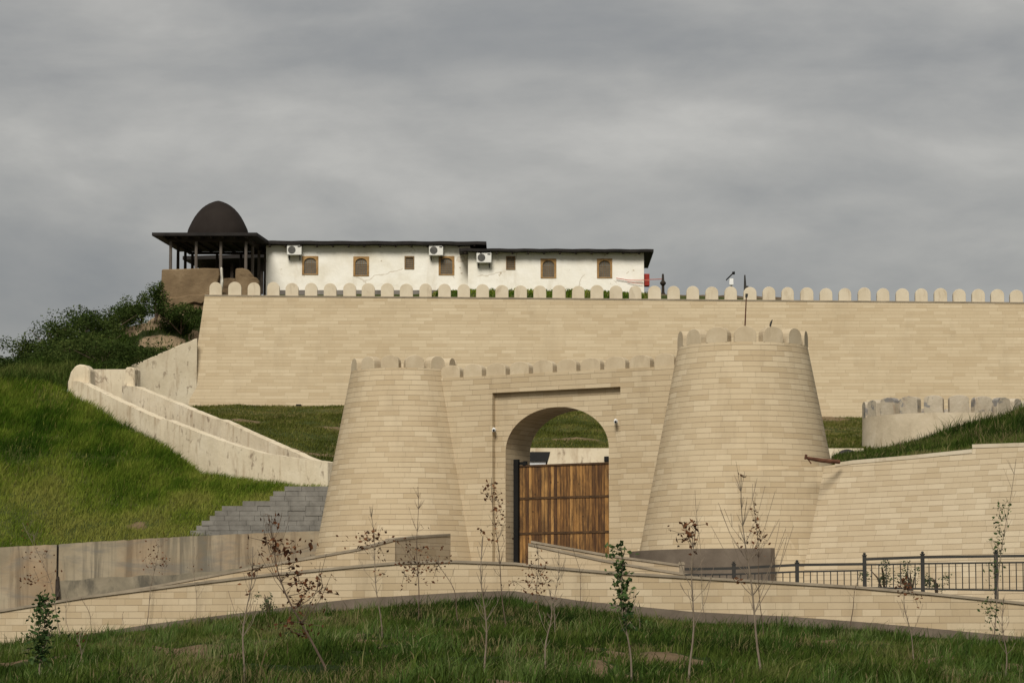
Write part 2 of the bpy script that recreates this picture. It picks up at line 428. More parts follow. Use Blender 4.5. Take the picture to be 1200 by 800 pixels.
M_RED = mottled('red_paint', [(0.3, (0.20, 0.022, 0.015)), (0.7, (0.33, 0.035, 0.022))], 3.0, rough=0.5)
M_REDTAPE = mottled('red_tape', [(0.3, (0.42, 0.10, 0.07)), (0.7, (0.55, 0.17, 0.12))], 3.0, rough=0.5)
M_RUST = mottled('rusty_steel', [(0.3, (0.06, 0.026, 0.015)), (0.7, (0.14, 0.062, 0.035))], 5.0, rough=0.8)
M_BARK = mottled('sapling_bark', [(0.3, (0.13, 0.10, 0.07)), (0.7, (0.23, 0.185, 0.135))], 7.0)
M_BARKD = mottled('dark_bark', [(0.3, (0.07, 0.048, 0.034)), (0.7, (0.13, 0.095, 0.066))], 7.0)
M_BOULDER = mottled('dark_boulder', [(0.3, (0.028, 0.026, 0.024)), (0.7, (0.06, 0.055, 0.05))], 3.0, rough=0.7)
M_BLOCK = mottled('grey_block', [(0.3, (0.125, 0.117, 0.102)), (0.5, (0.175, 0.165, 0.145)), (0.7, (0.225, 0.213, 0.188))], 2.2, bscale=9, bstr=0.6)


def wood_gate():
    m, nt, b = new_mat('gate_planks', 0.75, 0.25)
    uvn = nd(nt, 'ShaderNodeUVMap'); uvn.uv_map = 'UVMap'
    sp = nd(nt, 'ShaderNodeSeparateXYZ', None, i0=uvn.outputs[0]); u, v = sp.outputs[0], sp.outputs[1]
    ur = mth(nt, 'DIVIDE', u, 0.118); pl = mth(nt, 'FLOOR', ur); fu = mth(nt, 'FRACT', ur)
    wn = nd(nt, 'ShaderNodeTexWhiteNoise', dict(noise_dimensions='1D')); nt.links.new(pl, wn.inputs['W'])
    vec = nd(nt, 'ShaderNodeCombineXYZ', None, X=mth(nt, 'MULTIPLY', u, 11.0), Y=mth(nt, 'MULTIPLY', v, 0.75), Z=mth(nt, 'MULTIPLY', wn.outputs[0], 40.0))
    gr = noise(nt, vec.outputs[0], 1.5, 6.0, 0.65, 0.8)
    c = ramp(nt, mth(nt, 'ADD', mth(nt, 'MULTIPLY', gr, 0.7), mth(nt, 'MULTIPLY', wn.outputs[0], 0.3)),
             [(0.3, (0.065, 0.029, 0.011)), (0.43, (0.17, 0.082, 0.026)), (0.57, (0.32, 0.165, 0.050)), (0.75, (0.43, 0.25, 0.09))])
    # old dark drips and knots
    vec2 = nd(nt, 'ShaderNodeCombineXYZ', None, X=mth(nt, 'MULTIPLY', u, 4.0), Y=mth(nt, 'MULTIPLY', v, 0.8), Z=mth(nt, 'MULTIPLY', wn.outputs[0], 9.0))
    st = noise(nt, vec2.outputs[0], 1.0, 5.0, 0.65, 0.3)
    mr = nd(nt, 'ShaderNodeMapRange', None, Value=st); mr.inputs[1].default_value = 0.46; mr.inputs[2].default_value = 0.62
    c = mixc(nt, mth(nt, 'MULTIPLY', mr.outputs[0], 0.72), c, (0.045, 0.024, 0.012))
    bl = noise(nt, uvn.outputs[0], 1.1, 6.0, 0.7, 0.6, (1.4, 0.7, 1))
    br = nd(nt, 'ShaderNodeMapRange', None, Value=bl); br.inputs[1].default_value = 0.47; br.inputs[2].default_value = 0.7
    c = mixc(nt, mth(nt, 'MULTIPLY', br.outputs[0], 0.75), c, (0.05, 0.025, 0.012))
    vo = nd(nt, 'ShaderNodeTexVoronoi', dict(feature='F1'), Vector=uvn.outputs[0], Scale=2.3)
    kn = mth(nt, 'LESS_THAN', mth(nt, 'ADD', vo.outputs['Distance'], mth(nt, 'MULTIPLY', gr, 0.15)), 0.16)
    c = mixc(nt, mth(nt, 'MULTIPLY', kn, 0.6), c, (0.03, 0.016, 0.008))
    gap = mth(nt, 'LESS_THAN', fu, 0.1)
    c = mixc(nt, gap, c, (0.012, 0.008, 0.005))
    nt.links.new(c, b.inputs['Base Color'])
    bump(nt, b, mth(nt, 'ADD', mth(nt, 'SUBTRACT', 1.0, gap), mth(nt, 'MULTIPLY', gr, 0.3)), 0.6, 0.015)
    return m


M_GATE = wood_gate()
M_STRAP = mottled('gate_batten', [(0.3, (0.035, 0.021, 0.012)), (0.7, (0.10, 0.056, 0.026))], 5.0)


def turf(name, greens, soil, sscale=0.5, dry=0.25):
    m, nt, b = new_mat(name, 0.95, 0.05)
    p = pos(nt)
    c = ramp(nt, noise(nt, p, sscale, 6.0, 0.62, 0.4), greens)
    fine = noise(nt, p, 9.0, 5.0, 0.7)
    c = mixc(nt, mth(nt, 'MULTIPLY', fine, 0.5), c, tuple(x * 0.45 for x in greens[0][1]))
    at = nd(nt, 'ShaderNodeAttribute', dict(attribute_name='bare'))
    sc = ramp(nt, noise(nt, p, 2.5, 6.0, 0.65), [(0.3, tuple(x * 0.7 for x in soil)), (0.7, tuple(x * 1.25 for x in soil))])
    edge = mth(nt, 'ADD', at.outputs['Fac'], mth(nt, 'MULTIPLY', mth(nt, 'SUBTRACT', noise(nt, p, 1.6, 5.0, 0.7), 0.5), 0.9))
    mr = nd(nt, 'ShaderNodeMapRange', None, Value=edge); mr.inputs[1].default_value = 0.42; mr.inputs[2].default_value = 0.6
    c = mixc(nt, mr.outputs[0], c, sc)
    nt.links.new(c, b.inputs['Base Color'])
    bump(nt, b, fine, 0.8, 0.08)
    return m


M_LAWN = turf('lawn_turf', [(0.3, (0.018, 0.030, 0.008)), (0.5, (0.030, 0.046, 0.012)), (0.7, (0.065, 0.066, 0.027))], (0.14, 0.10, 0.058))  # ground colour darkened to give the shadow between the grass blades
M_SLOPE = turf('slope_turf', [(0.3, (0.036, 0.050, 0.013)), (0.5, (0.066, 0.078, 0.022)), (0.7, (0.115, 0.108, 0.042))], (0.16, 0.115, 0.066), 0.5)
M_HILL = turf('hill_turf', [(0.3, (0.024, 0.034, 0.012)), (0.5, (0.040, 0.052, 0.018)), (0.7, (0.075, 0.075, 0.032))], (0.25, 0.185, 0.115), 0.4)
M_MOUND = turf('mound_turf', [(0.3, (0.03, 0.042, 0.012)), (0.5, (0.05, 0.062, 0.018)), (0.7, (0.12, 0.095, 0.045))], (0.17, 0.12, 0.07))
M_ROAD = mottled('road_paving', [(0.3, (0.16, 0.14, 0.115)), (0.7, (0.24, 0.21, 0.175))], 0.7)
M_GROUND = mottled('far_ground', [(0.3, (0.06, 0.07, 0.03)), (0.7, (0.12, 0.11, 0.06))], 0.02)


def leafy(name, stops, transl=0.35):
    m, nt, b = new_mat(name, 0.9, 0.04)
    at = nd(nt, 'ShaderNodeAttribute', dict(attribute_name='tint'))
    c = ramp(nt, at.outputs['Fac'], stops)
    nt.links.new(c, b.inputs['Base Color'])
    tr = nd(nt, 'ShaderNodeBsdfTranslucent', None, Color=c)
    mx = nd(nt, 'ShaderNodeMixShader', None, i0=transl, i1=b.outputs[0], i2=tr.outputs[0])
    nt.links.new(mx.outputs[0], nt.nodes['Material Output'].inputs[0])
    return m


G_LAWN = leafy('lawn_blades', [(0.0, (0.018, 0.034, 0.007)), (0.4, (0.042, 0.070, 0.011)), (0.65, (0.080, 0.112, 0.021)), (0.88, (0.13, 0.14, 0.045)), (1.0, (0.20, 0.155, 0.08))])
G_SLOPE = leafy('slope_blades', [(0.0, (0.022, 0.052, 0.005)), (0.3, (0.050, 0.098, 0.008)), (0.6, (0.120, 0.168, 0.019)), (0.9, (0.225, 0.25, 0.045)), (1.0, (0.20, 0.165, 0.06))])
G_HILL = leafy('hill_blades', [(0.0, (0.020, 0.040, 0.007)), (0.5, (0.046, 0.076, 0.013)), (1.0, (0.11, 0.125, 0.034))])
G_MID = leafy('short_blades', [(0.0, (0.055, 0.068, 0.012)), (0.4, (0.098, 0.108, 0.022)), (0.7, (0.145, 0.145, 0.036)), (1.0, (0.21, 0.175, 0.07))])
G_TUFT = leafy('tussock_blades', [(0.0, (0.036, 0.072, 0.014)), (0.4, (0.068, 0.118, 0.024)), (0.75, (0.12, 0.165, 0.048)), (1.0, (0.20, 0.20, 0.09))])
L_BUSH = leafy('bush_leaves', [(0.0, (0.020, 0.036, 0.009)), (0.5, (0.044, 0.068, 0.016)), (1.0, (0.095, 0.118, 0.032))])
L_GREEN = leafy('green_leaves', [(0.0, (0.028, 0.055, 0.018)), (0.5, (0.05, 0.088, 0.028)), (1.0, (0.10, 0.145, 0.05))])
L_BROWN = leafy('dry_leaves', [(0.0, (0.045, 0.020, 0.011)), (0.5, (0.12, 0.050, 0.024)), (1.0, (0.21, 0.095, 0.044))])
L_SAGE = leafy('sage_leaves', [(0.0, (0.05, 0.075, 0.035)), (0.5, (0.085, 0.11, 0.055)), (1.0, (0.14, 0.16, 0.09))])


# ------------------------------------------------------------------ terrain sheets and the grass on them
def grid_mesh(name, G, mat, bare=None):
    nv, nu = G.shape[:2]
    V = G.reshape(-1, 3)
    i = np.arange((nv - 1) * (nu - 1)); r, c = i // (nu - 1), i % (nu - 1)
    a = r * nu + c
    T = np.concatenate([np.stack([a, a + 1, a + nu + 1], 1), np.stack([a, a + nu + 1, a + nu], 1)])
    ob = tri_mesh(name, V, T, mat, {'bare': (bare if bare is not None else np.zeros((nv, nu))).ravel()}, smooth=True)
    return tag(ob, kind='structure')


def sheet(rows, nu, nv, disp=0.12, seed=1, dscale=0.5, pin=True):
    """rows of (px, py, Y) control points from the lowest row to the highest -> grid of world points"""
    lo = min(r[0][0] for r in rows); hi = max(r[-1][0] for r in rows)
    pxs = np.linspace(lo, hi, nu)
    R = np.zeros((len(rows), nu, 3))
    for k, r in enumerate(rows):
        xs = [p[0] for p in r]
        py = np.interp(pxs, xs, [p[1] for p in r]); yy = np.interp(pxs, xs, [p[2] for p in r])
        for i in range(nu): R[k, i] = P(pxs[i], py[i], yy[i])
    t = np.linspace(0, len(rows) - 1, nv); k0 = np.clip(np.floor(t).astype(int), 0, len(rows) - 2); f = (t - k0)[:, None, None]
    G = R[k0] * (1 - f) + R[k0 + 1] * f
    d = (fbm(G[..., 0] * dscale, G[..., 1] * dscale, seed) - 0.5) * 2 * disp + (fbm(G[..., 0] * 2, G[..., 1] * 2, seed + 9) - 0.5) * disp * 0.6
    if pin: d *= np.minimum(1, np.minimum(np.arange(nv), np.arange(nv)[::-1]) / (nv * 0.08))[:, None]
    G[..., 2] += d
    return G


def scatter(G, dens, bare, seed, clump_scale=0.6, clump_pow=1.0, keep=None):
    r = np.random.default_rng(seed)
    a, b, c = G[:-1, :-1], G[:-1, 1:], G[1:, :-1]
    area = np.linalg.norm(np.cross(b - a, c - a), axis=-1)
    n = r.poisson(area * dens)
    ii, jj = np.nonzero(n > 0); rep = n[ii, jj]
    ii, jj = np.repeat(ii, rep), np.repeat(jj, rep)
    u, v = r.random(len(ii))[:, None], r.random(len(ii))[:, None]
    p = (G[ii, jj] * (1 - u) + G[ii, jj + 1] * u) * (1 - v) + (G[ii + 1, jj] * (1 - u) + G[ii + 1, jj + 1] * u) * v
    ok = np.ones(len(p), bool)
    if bare is not None: ok &= r.random(len(p)) > np.clip((bare[ii, jj] - 0.12) * 1.5, 0, 0.94)
    if keep is not None: ok &= keep(p)
    cl = fbm(p[:, 0] * clump_scale, p[:, 1] * clump_scale, seed + 3)
    ok &= r.random(len(p)) < np.clip(cl * 2.4 - 0.25, 0.12, 1) ** clump_pow
    return p[ok], cl[ok]


def blades(name, p, cl, hmin, hmax, wid, mat, seed, wind=0.12, tall=0.0, label=None, off=0.0, hvar=False, dry=0.38):
    r = np.random.default_rng(seed); n = len(p)
    big = fbm(p[:, 0] * 0.25, p[:, 1] * 0.25, seed + 5)
    h = (hmin + (hmax - hmin) * r.random(n) ** 1.6) * (np.clip(0.25 + 2.6 * (cl - 0.30), 0.22, 1.6) if hvar else (0.45 + 1.1 * cl))
    if tall: h = np.where(r.random(n) < tall, h * 1.7, h)
    th = r.random(n) * 2 * math.pi
    w = wid * (0.6 + 0.8 * r.random(n)) / 2
    side = np.stack([np.cos(th), np.sin(th), np.zeros(n)], 1) * w[:, None]
    ln = r.random(n) * 2 * math.pi; lm = h * (0.15 + 0.55 * r.random(n))
    lean = np.stack([np.cos(ln) * lm + wind * h, np.sin(ln) * lm, np.zeros(n)], 1)
    up = np.stack([np.zeros(n), np.zeros(n), h], 1)
    base = p - np.array([0, 0, 0.02])
    m = base + up * 0.6 + lean * 0.35; tip = base + up + lean - np.array([0, 0, 1.0]) * (lm * 0.25)[:, None]
    V = np.stack([base - side, base + side, m - side * 0.75, m + side * 0.75, tip], 1).reshape(-1, 3)
    k = np.arange(n)[:, None] * 5
    T = np.concatenate([k + np.array([[0, 1, 3]]), k + np.array([[0, 3, 2]]), k + np.array([[2, 3, 4]])])
    mid = fbm(p[:, 0] * 0.8, p[:, 1] * 0.45, seed + 8)
    t = np.clip(0.30 * r.random(n) + 1.1 * (big - 0.5) + 1.25 * (mid - 0.5) + 0.33 + off, 0, 0.93)
    dryp = 0.04 + dry * np.clip((fbm(p[:, 0] * 0.45 + 7, p[:, 1] * 0.28, seed + 21) - 0.53) * 6, 0, 1)
    t = np.where(r.random(n) < dryp, 0.9 + 0.1 * r.random(n), t)
    ob = tri_mesh(name, V, T, mat, {'tint': np.repeat(t, 5)})
    return tag(ob, label, 'grass', kind='stuff')


def leaf_tris(c, size, seed, flat=0.5):
    """folded leaf shapes at centres c -> V, T, index of leaf per vertex"""
    r = np.random.default_rng(seed); n = len(c)
    d = r.normal(size=(n, 3)); d[:, 2] *= flat; d /= np.linalg.norm(d, axis=1)[:, None]
    e2 = np.cross(d, r.normal(size=(n, 3))); e2 /= np.linalg.norm(e2, axis=1)[:, None]
    e3 = np.cross(d, e2)
    s = (size * (0.6 + 0.8 * r.random(n)))[:, None]
    V = np.stack([c - d * s * 0.5, c + e2 * s * 0.3 + e3 * s * 0.1, c + d * s * 0.5, c - e2 * s * 0.3 + e3 * s * 0.1], 1).reshape(-1, 3)
    k = np.arange(n)[:, None] * 4
    T = np.concatenate([k + np.array([[0, 1, 2]]), k + np.array([[0, 2, 3]])])
    return V, T


# outer terrace wall line: px -> top y, ground y, distance
TOPL = [(-260, 745), (-150, 733), (0, 714), (98, 698), (210, 684), (315, 671.5), (420, 661.5), (470, 657.5), (530, 656), (603, 658.5), (645, 663), (715, 669), (813, 675), (930, 681.5), (1004, 686), (1100, 694.5), (1200, 705), (1350, 721), (1480, 735)]
BASL = [(-260, 788), (-150, 778), (0, 761), (56, 752), (175, 736), (297, 724), (420, 711), (540, 704), (600, 702), (680, 714), (813, 727), (920, 732), (1025, 740), (1200, 752), (1350, 764), (1480, 775)]
WY = [(-260, 93), (0, 91.5), (210, 90), (420, 88), (540, 87), (640, 86.8), (813, 86.5), (1004, 86), (1200, 85.5), (1480, 85)]
wpx = list(range(-260, 1481, 12))
wall_top = [P(x, interp(TOPL, x), interp(WY, x)) for x in wpx]
wall_gnd = [P(x, interp(BASL, x), interp(WY, x)) for x in wpx]
_wx = np.array([p.x for p in wall_top]); _wy = np.array([p.y for p in wall_top]); _wz = np.array([p.z for p in wall_gnd])


def lawn_z(x, y):
    zb = np.interp(x, _wx, _wz); yw = np.interp(x, _wx, _wy)
    t = y / yw
    base = -2.06 + (zb - 0.07 + 2.06) * np.clip(t, -0.3, 1.02)
    d = (fbm(np.asarray(x) * 0.35, np.asarray(y) * 0.35, 41) - 0.5) * 0.55 + (fbm(np.asarray(x) * 1.1, np.asarray(y) * 1.1, 47) - 0.5) * 0.32
    return base + d * np.clip((1.0 - t) * 9, 0.12, 1)


def lawn_at(px, py):
    for Y in np.arange(36, 92, 0.1):
        p = P(px, py, Y)
        if Y > np.interp(p.x, _wx, _wy) - 0.35: break
        if p.z <= lawn_z(p.x, p.y): break
    return Vector((p.x, Y, float(lawn_z(p.x, Y))))


def terrain():
    me = MB()
    R = 4000
    me.face([(-R, -R, -3.2), (R, -R, -3.2), (R, R, -3.2), (-R, R, -3.2)])
    tag(me.build('ground', M_GROUND), kind='structure')
    # front lawn
    xs = np.linspace(-24, 24, 190); ts = np.linspace(-0.25, 1.0, 220) ** 1
    X = np.repeat(xs[None], len(ts), 0)
    Yw = np.interp(X, _wx, _wy) + 0.12
    Yg = ts[:, None] * Yw
    G = np.stack([X, Yg, lawn_z(X, Yg)], -1)
    bare = np.clip((fbm(X * 0.8 + 3.0, Yg * 0.42, 21, 5) - 0.54) * 6.0, 0, 0.95)
    bare = np.maximum(bare, np.clip(1.25 - ((X + 5.6) / 2.2) ** 2 - ((Yg - 57) / 9) ** 2, 0, 1) * np.clip((fbm(X * 0.9, Yg * 0.35, 5) - 0.30) * 4, 0, 0.95))
    bare = np.maximum(bare, np.clip(1.25 - ((X + 1.3) / 1.0) ** 2 - ((Yg - 62) / 5) ** 2, 0, 1) * np.clip((fbm(X * 0.9, Yg * 0.35, 6) - 0.38) * 4, 0, 0.95))
    grid_mesh('lawn', G, M_LAWN, bare)
    vis = lambda p: (p[:, 1] > 37) & (np.abs(p[:, 0]) < p[:, 1] * 0.185)
    p, cl = scatter(G, 520, bare, 31, 0.55, 1.0, vis)
    cl = cl * np.clip((np.interp(p[:, 0], _wx, _wy) - p[:, 1]) / 6, 0.45, 1)
    blades('lawn_grass', p, cl, 0.07, 0.30, 0.019, G_LAWN, 33, tall=0.06, label='uneven green grass covering the lawn below the terrace wall', hvar=True)
    # paler tall tussocks scattered through it
    r = np.random.default_rng(77); n = 900
    ty = 39 + 46 * r.random(n) ** 1.25; tx = (r.random(n) * 2 - 1) * ty * 0.18
    ok = (fbm(tx * 0.3 + 9, ty * 0.18, 51) > 0.47) & (ty < np.interp(tx, _wx, _wy) - 1.2); tx, ty = tx[ok], ty[ok]
    k = r.integers(25, 75, len(tx)); sp = 0.05 + 0.16 * r.random(len(tx))
    q = np.stack([np.repeat(tx, k), np.repeat(ty, k)], 1) + r.normal(size=(k.sum(), 2)) * np.repeat(sp, k)[:, None]
    q = np.concatenate([q, lawn_z(q[:, 0], q[:, 1])[:, None]], 1)
    blades('lawn_tussocks', q, np.repeat(0.25 + 0.5 * r.random(len(tx)), k), 0.16, 0.46, 0.017, G_TUFT, 34, label='taller paler grass tussocks scattered over the lawn')
    # terrace road between the outer wall and the gate
    tf = [p + Vector((0, 0.1, -0.16)) for p in wall_top]
    G = np.stack([np.array([tuple(q) for q in tf]), np.array([(q.x * 1.06, 104.5, q.z + 0.15) for q in tf])])
    tag(grid_mesh('road', G, M_ROAD), kind='structure')
    # courtyard behind the gate, climbing to the cream wall
    G = np.array([[P(x, 0, 104.6) for x in (380, 600, 800, 1010)], [P(x, 0, 122.5) for x in (380, 600, 800, 1010)]], dtype=float)
    G[0, :, 2] = 2.85; G[1, :, 2] = 6.9
    grid_mesh('courtyard', G, M_ROAD)
    # steep grass slope on the left, from the concrete wall to the stair wall
    rows = [[(-330, 668, 103.2), (0, 643, 103.0), (215, 630, 103.0), (300, 628, 103.9), (392, 626, 103.9)],
            [(-330, 615, 106), (0, 597, 106), (150, 594, 106), (250, 592, 106), (392, 600, 105.5)],
            [(-330, 545, 111), (0, 530, 111), (120, 535, 111.5), (200, 557, 110.5), (260, 574, 109.5), (392, 586, 107.5)],
            [(-330, 490, 117), (0, 478, 117), (60, 482, 117), (110, 497, 115.6), (187, 533, 113.3), (234, 566, 111.5), (300, 573, 110), (392, 577, 108.5)],
            [(-330, 468, 121), (0, 452, 121), (60, 452, 121), (79, 460, 120.5), (110, 482, 118.5), (187, 524, 115.4), (234, 561, 113), (300, 570, 112), (392, 574, 110)]]
    G = sheet(rows, 150, 110, 0.22, 61)
    pxl = np.linspace(-330, 392, 150)[None].repeat(110, 0); tt = np.linspace(0, 1, 110)[:, None].repeat(150, 1)
    bare = np.zeros(pxl.shape)
    bare = np.maximum(bare, np.clip(0.9 - ((pxl - 160) / 22) ** 2 - ((tt - 0.10) / 0.05) ** 2, 0, 1) * 0.8)
    grid_mesh('slope', G, M_SLOPE, bare)
    vis = lambda p: p[:, 0] > -21.5
    p, cl = scatter(G, 620, bare, 35, 0.45, 0.6, vis)
    hgt = np.clip((p[:, 2] - 4.4) / 2.2, 0.22, 1.0)
    blades('slope_grass', p, cl * hgt, 0.12, 0.46, 0.020, G_SLOPE, 36, wind=0.28, label='long green grass on the slope left of the stair wall', off=0.55 * (1 - hgt) * np.clip((p[:, 0] + 19) / 6, 0.25, 1) - 0.1 * hgt, dry=0.14)
    # natural hill behind, up to the pavilion
    rows = [[(-330, 472, 120.8), (0, 453, 120.8), (78, 456, 121.5), (100, 452, 125.2), (136, 450, 128), (150, 452, 148.5), (180, 440, 149.3), (234, 425, 150.8), (246, 425, 150.9)],
            [(-330, 470, 128), (0, 447, 128), (90, 436, 131), (136, 426, 140), (152, 424, 149.3), (180, 413, 150.2), (225, 399, 152), (246, 400, 152.5)],
            [(-330, 472, 135), (0, 446, 136), (60, 430, 138), (110, 412, 144), (160, 397, 151.6), (205, 383, 153), (246, 380, 153.5)],
            [(-330, 474, 142), (0, 446, 143), (50, 428, 145), (100, 405, 148), (150, 386, 153), (192, 367, 154.3), (246, 356, 155)],
            [(-330, 484, 170), (0, 462, 170), (100, 428, 170), (150, 402, 170), (192, 375, 170), (246, 362, 170)]]
    G = sheet(rows, 110, 90, 0.35, 81, 0.4)
    pxl = np.linspace(-330, 246, 110)[None].repeat(90, 0); vt = np.linspace(0, 4, 90)[:, None].repeat(110, 1)
    pyl = np.array([[PX(q)[1] for q in r] for r in G])
    bare = np.zeros(pxl.shape)
    for cx, cy, rx, ry in ((172, 378, 30, 10), (152, 388, 14, 7), (190, 401, 30, 9), (205, 364, 24, 8), (172, 408, 16, 6), (228, 397, 9, 12), (96, 448, 22, 5)):
        bare = np.maximum(bare, np.clip(1.35 - ((pxl - cx) / rx) ** 2 - ((pyl - cy) / ry) ** 2, 0, 1))
    grid_mesh('hill', G, M_HILL, bare)
    vis = lambda p: (p[:, 0] > -25) & (p[:, 1] < 156)
    p, cl = scatter(G, 190, bare, 37, 0.4, 0.7, vis)
    cl = cl * np.where(p[:, 1] < 150, 1.55, 0.9)
    blades('hill_grass', p, cl, 0.14, 0.55, 0.045, G_HILL, 38, label='dark rough grass on the hillside below the pavilion')
    # grass bank between the gatehouse and the high wall
    rows = [[(120, 482, 125.2), (180, 486, 122.6), (249, 507, 119.6), (306, 532, 117.4), (365, 556, 115.6), (400, 552, 117), (440, 530, 122.3), (600, 527, 122.4), (1011, 527, 122.4), (1500, 527, 122.4)],
            [(120, 470, 136), (249, 492, 134), (350, 498, 133), (440, 502, 134), (600, 505, 135), (1011, 508, 135), (1500, 508, 135)],
            [(120, 466, 149.6), (222, 476, 149.6), (400, 476.5, 149.6), (600, 479, 149.6), (1011, 489, 149.6), (1500, 493, 149.6)]]
    G = sheet(rows, 150, 80, 0.25, 91, 0.45)
    bare = np.clip((fbm(G[..., 0] * 0.4, G[..., 1] * 0.4, 93) - 0.60) * 4.5, 0, 1)
    grid_mesh('bank', G, M_SLOPE, bare)

    def vis(p):
        c = np.array([PX(q) for q in p])
        return ((c[:, 0] > 210) & (c[:, 0] < 420)) | ((c[:, 0] > 600) & (c[:, 0] < 730)) | ((c[:, 0] > 955) & (c[:, 0] < 1025))
    p, cl = scatter(G, 220, bare, 39, 0.4, 0.8, vis)
    blades('bank_grass', p, cl, 0.05, 0.17, 0.032, G_MID, 40, label='short yellowish grass on the bank under the high wall')
    # hilltop behind the high wall
    rows = [[(246, 357, 151.3), (300, 354, 151.3), (700, 354, 151.3), (920, 358, 151.3), (1500, 366, 151.3)],
            [(246, 352, 154), (330, 347, 154), (480, 345, 154), (560, 342, 154), (690, 343, 154), (760, 346, 154), (920, 351, 154), (945, 359, 154), (1500, 368, 154)],
            [(246, 350, 158), (330, 346, 158), (480, 344, 158), (560, 342, 158), (690, 344, 158), (760, 347, 158), (920, 353, 158), (945, 364, 158), (1500, 373, 158)],
            [(246, 372, 185), (760, 376, 185), (920, 384, 185), (1500, 405, 185)]]
    G = sheet(rows, 110, 40, 0.08, 95)
    grid_mesh('hilltop', G, M_SLOPE, None)
    vis = lambda p: (p[:, 1] < 157.5) & (p[:, 1] > 152.3) & (p[:, 0] > -4) & (p[:, 0] < 7)
    p, cl = scatter(G, 90, None, 44, 0.8, 0.8, vis)
    blades('hilltop_grass', p, cl, 0.08, 0.26, 0.06, G_SLOPE, 45, label='tufts of grass in front of the whitewashed building')
    # mound behind the right retaining wall
    rows = [[(975, 547, 94.3), (1060, 538, 92.5), (1139, 531, 90.9), (1200, 524.5, 89.6), (1400, 506, 86)],
            [(975, 545, 97), (1011, 541, 97), (1060, 536, 97), (1139, 524, 97), (1200, 510, 97), (1400, 470, 97)],
            [(975, 540, 104), (1011, 535, 104), (1048, 528, 104), (1092, 520, 104), (1120, 509, 104), (1141, 502, 104), (1170, 494, 104), (1200, 484, 104), (1400, 440, 104)],
            [(975, 540, 112), (1011, 535, 112), (1060, 533, 112), (1141, 515, 112), (1200, 496, 112), (1400, 455, 112)],
            [(975, 536, 122.3), (1011, 534, 122.3), (1120, 536, 124), (1400, 505, 124)]]
    G = sheet(rows, 90, 70, 0.12, 97, 0.6)
    bare = np.clip((fbm(G[..., 0] * 0.7, G[..., 1] * 0.7, 99) - 0.62) * 5, 0, 1)
    pxm = np.linspace(975, 1400, 90)[None].repeat(70, 0); tm = np.linspace(0, 1, 70)[:, None].repeat(90, 1)
    bare = np.maximum(bare, np.clip(1.2 - ((pxm - 1132) / 16) ** 2 - ((tm - 0.13) / 0.1) ** 2, 0, 1))
    grid_mesh('mound', G, M_MOUND, bare)
    vis = lambda p: (p[:, 1] < 107) & (p[:, 0] < 18.5)
    p, cl = scatter(G, 500, bare, 41, 0.6, 0.8, vis)
    grow = np.clip((p[:, 0] - 10) / 5, 0.35, 1.0)
    blades('mound_grass', p, cl * grow, 0.12, 0.45, 0.022, G_LAWN, 42, tall=0.05, label='tall dark grass on the mound in front of the old round tower')


terrain()


# ------------------------------------------------------------------ masonry
def merlon(mb, base, along, out, w, t, h, rise, seg=10, lean=0.0):
    """round-headed slab standing on base (centre of its foot)"""
    a, o = Vector(along).normalized(), Vector(out).normalized()
    prof = [(-w / 2, 0), (w / 2, 0)]
    for k in range(seg + 1):
        th = math.pi * k / seg
        prof.append((math.cos(th) * w / 2, h - rise + math.sin(th) ** 0.9 * rise))
    fr = [base + a * s + o * (t / 2) + Vector((0, 0, z)) for s, z in prof]
    bk = [base + a * s - o * (t / 2) + Vector((0, 0, z)) for s, z in prof]
    mb.face(fr); mb.face(bk[::-1])
    for i in range(len(prof)):
        j = (i + 1) % len(prof)
        mb.face([fr[i], bk[i], bk[j], fr[j]])


def jit(v, s): return v * (1 + random.uniform(-s, s))


def tower(px, Y, rt, zt, rb, zb, label, nmer, a_off, mw, mh, mrise, mt, mat=M_TOWER, mmat=M_MERLON, name='gate_tower', seg=112):
    c = Vector(((px - 600) / F * Y, 0, 0)); c = Vector((P(px, 500, Y).x, Y, 0))
    root = thing(name, Vector((c.x, c.y, zb)), label, 'tower', None)
    mb = MB(); sl = (rb - rt) / (zt - zb)
    prof = [(rt + sl * (zt - z), z) for z in np.linspace(zb, zt, 14)]
    mb.lathe(c, prof, seg, uscale=(rt + rb) / 2)
    mb.build('wall', mat, root)
    mb = MB(); mb.lathe(c, [(rt - 0.002, zt - 0.012), (0.001, zt - 0.012)], seg); mb.build('top', mmat, root)
    for k in range(nmer):
        an = math.radians(-90 + a_off + 360.0 / nmer * k)
        o = Vector((math.cos(an), math.sin(an), 0)); al = Vector((-o.y, o.x, 0))
        mb = MB(); merlon(mb, c + o * (rt - mt / 2 - 0.015) + Vector((0, 0, zt - 0.01)), al, o, jit(mw, .03), mt, jit(mh, .03), mrise)
        mb.build('merlon', mmat, root, bevel=0.012)
    return root


TL_R, TL_ZT = 1.78, P(473, 430.5, 101.2).z
TR_R, TR_ZT = 2.05, P(870, 400, 94.75).z
tower(473, 103.0, TL_R, TL_ZT, 3.22, 2.0, 'left stone gate tower, the slimmer one beside the grey block wall', 13, -13.5 + 0, 0.62, 0.44, 0.26, 0.34)
tower(871, 96.8, TR_R, TR_ZT, 3.55, 2.0, 'right stone gate tower, the broader one with a dark curved base', 14, -2.0, 0.70, 0.50, 0.28, 0.34)

# gate wall: a frame along its face
TH = math.radians(30)
GA = Vector((P(528, 500, 101.5).x, 101.5, 0)); GD = Vector((math.cos(TH), -math.sin(TH), 0)); GN = Vector((-math.sin(TH), -math.cos(TH), 0))


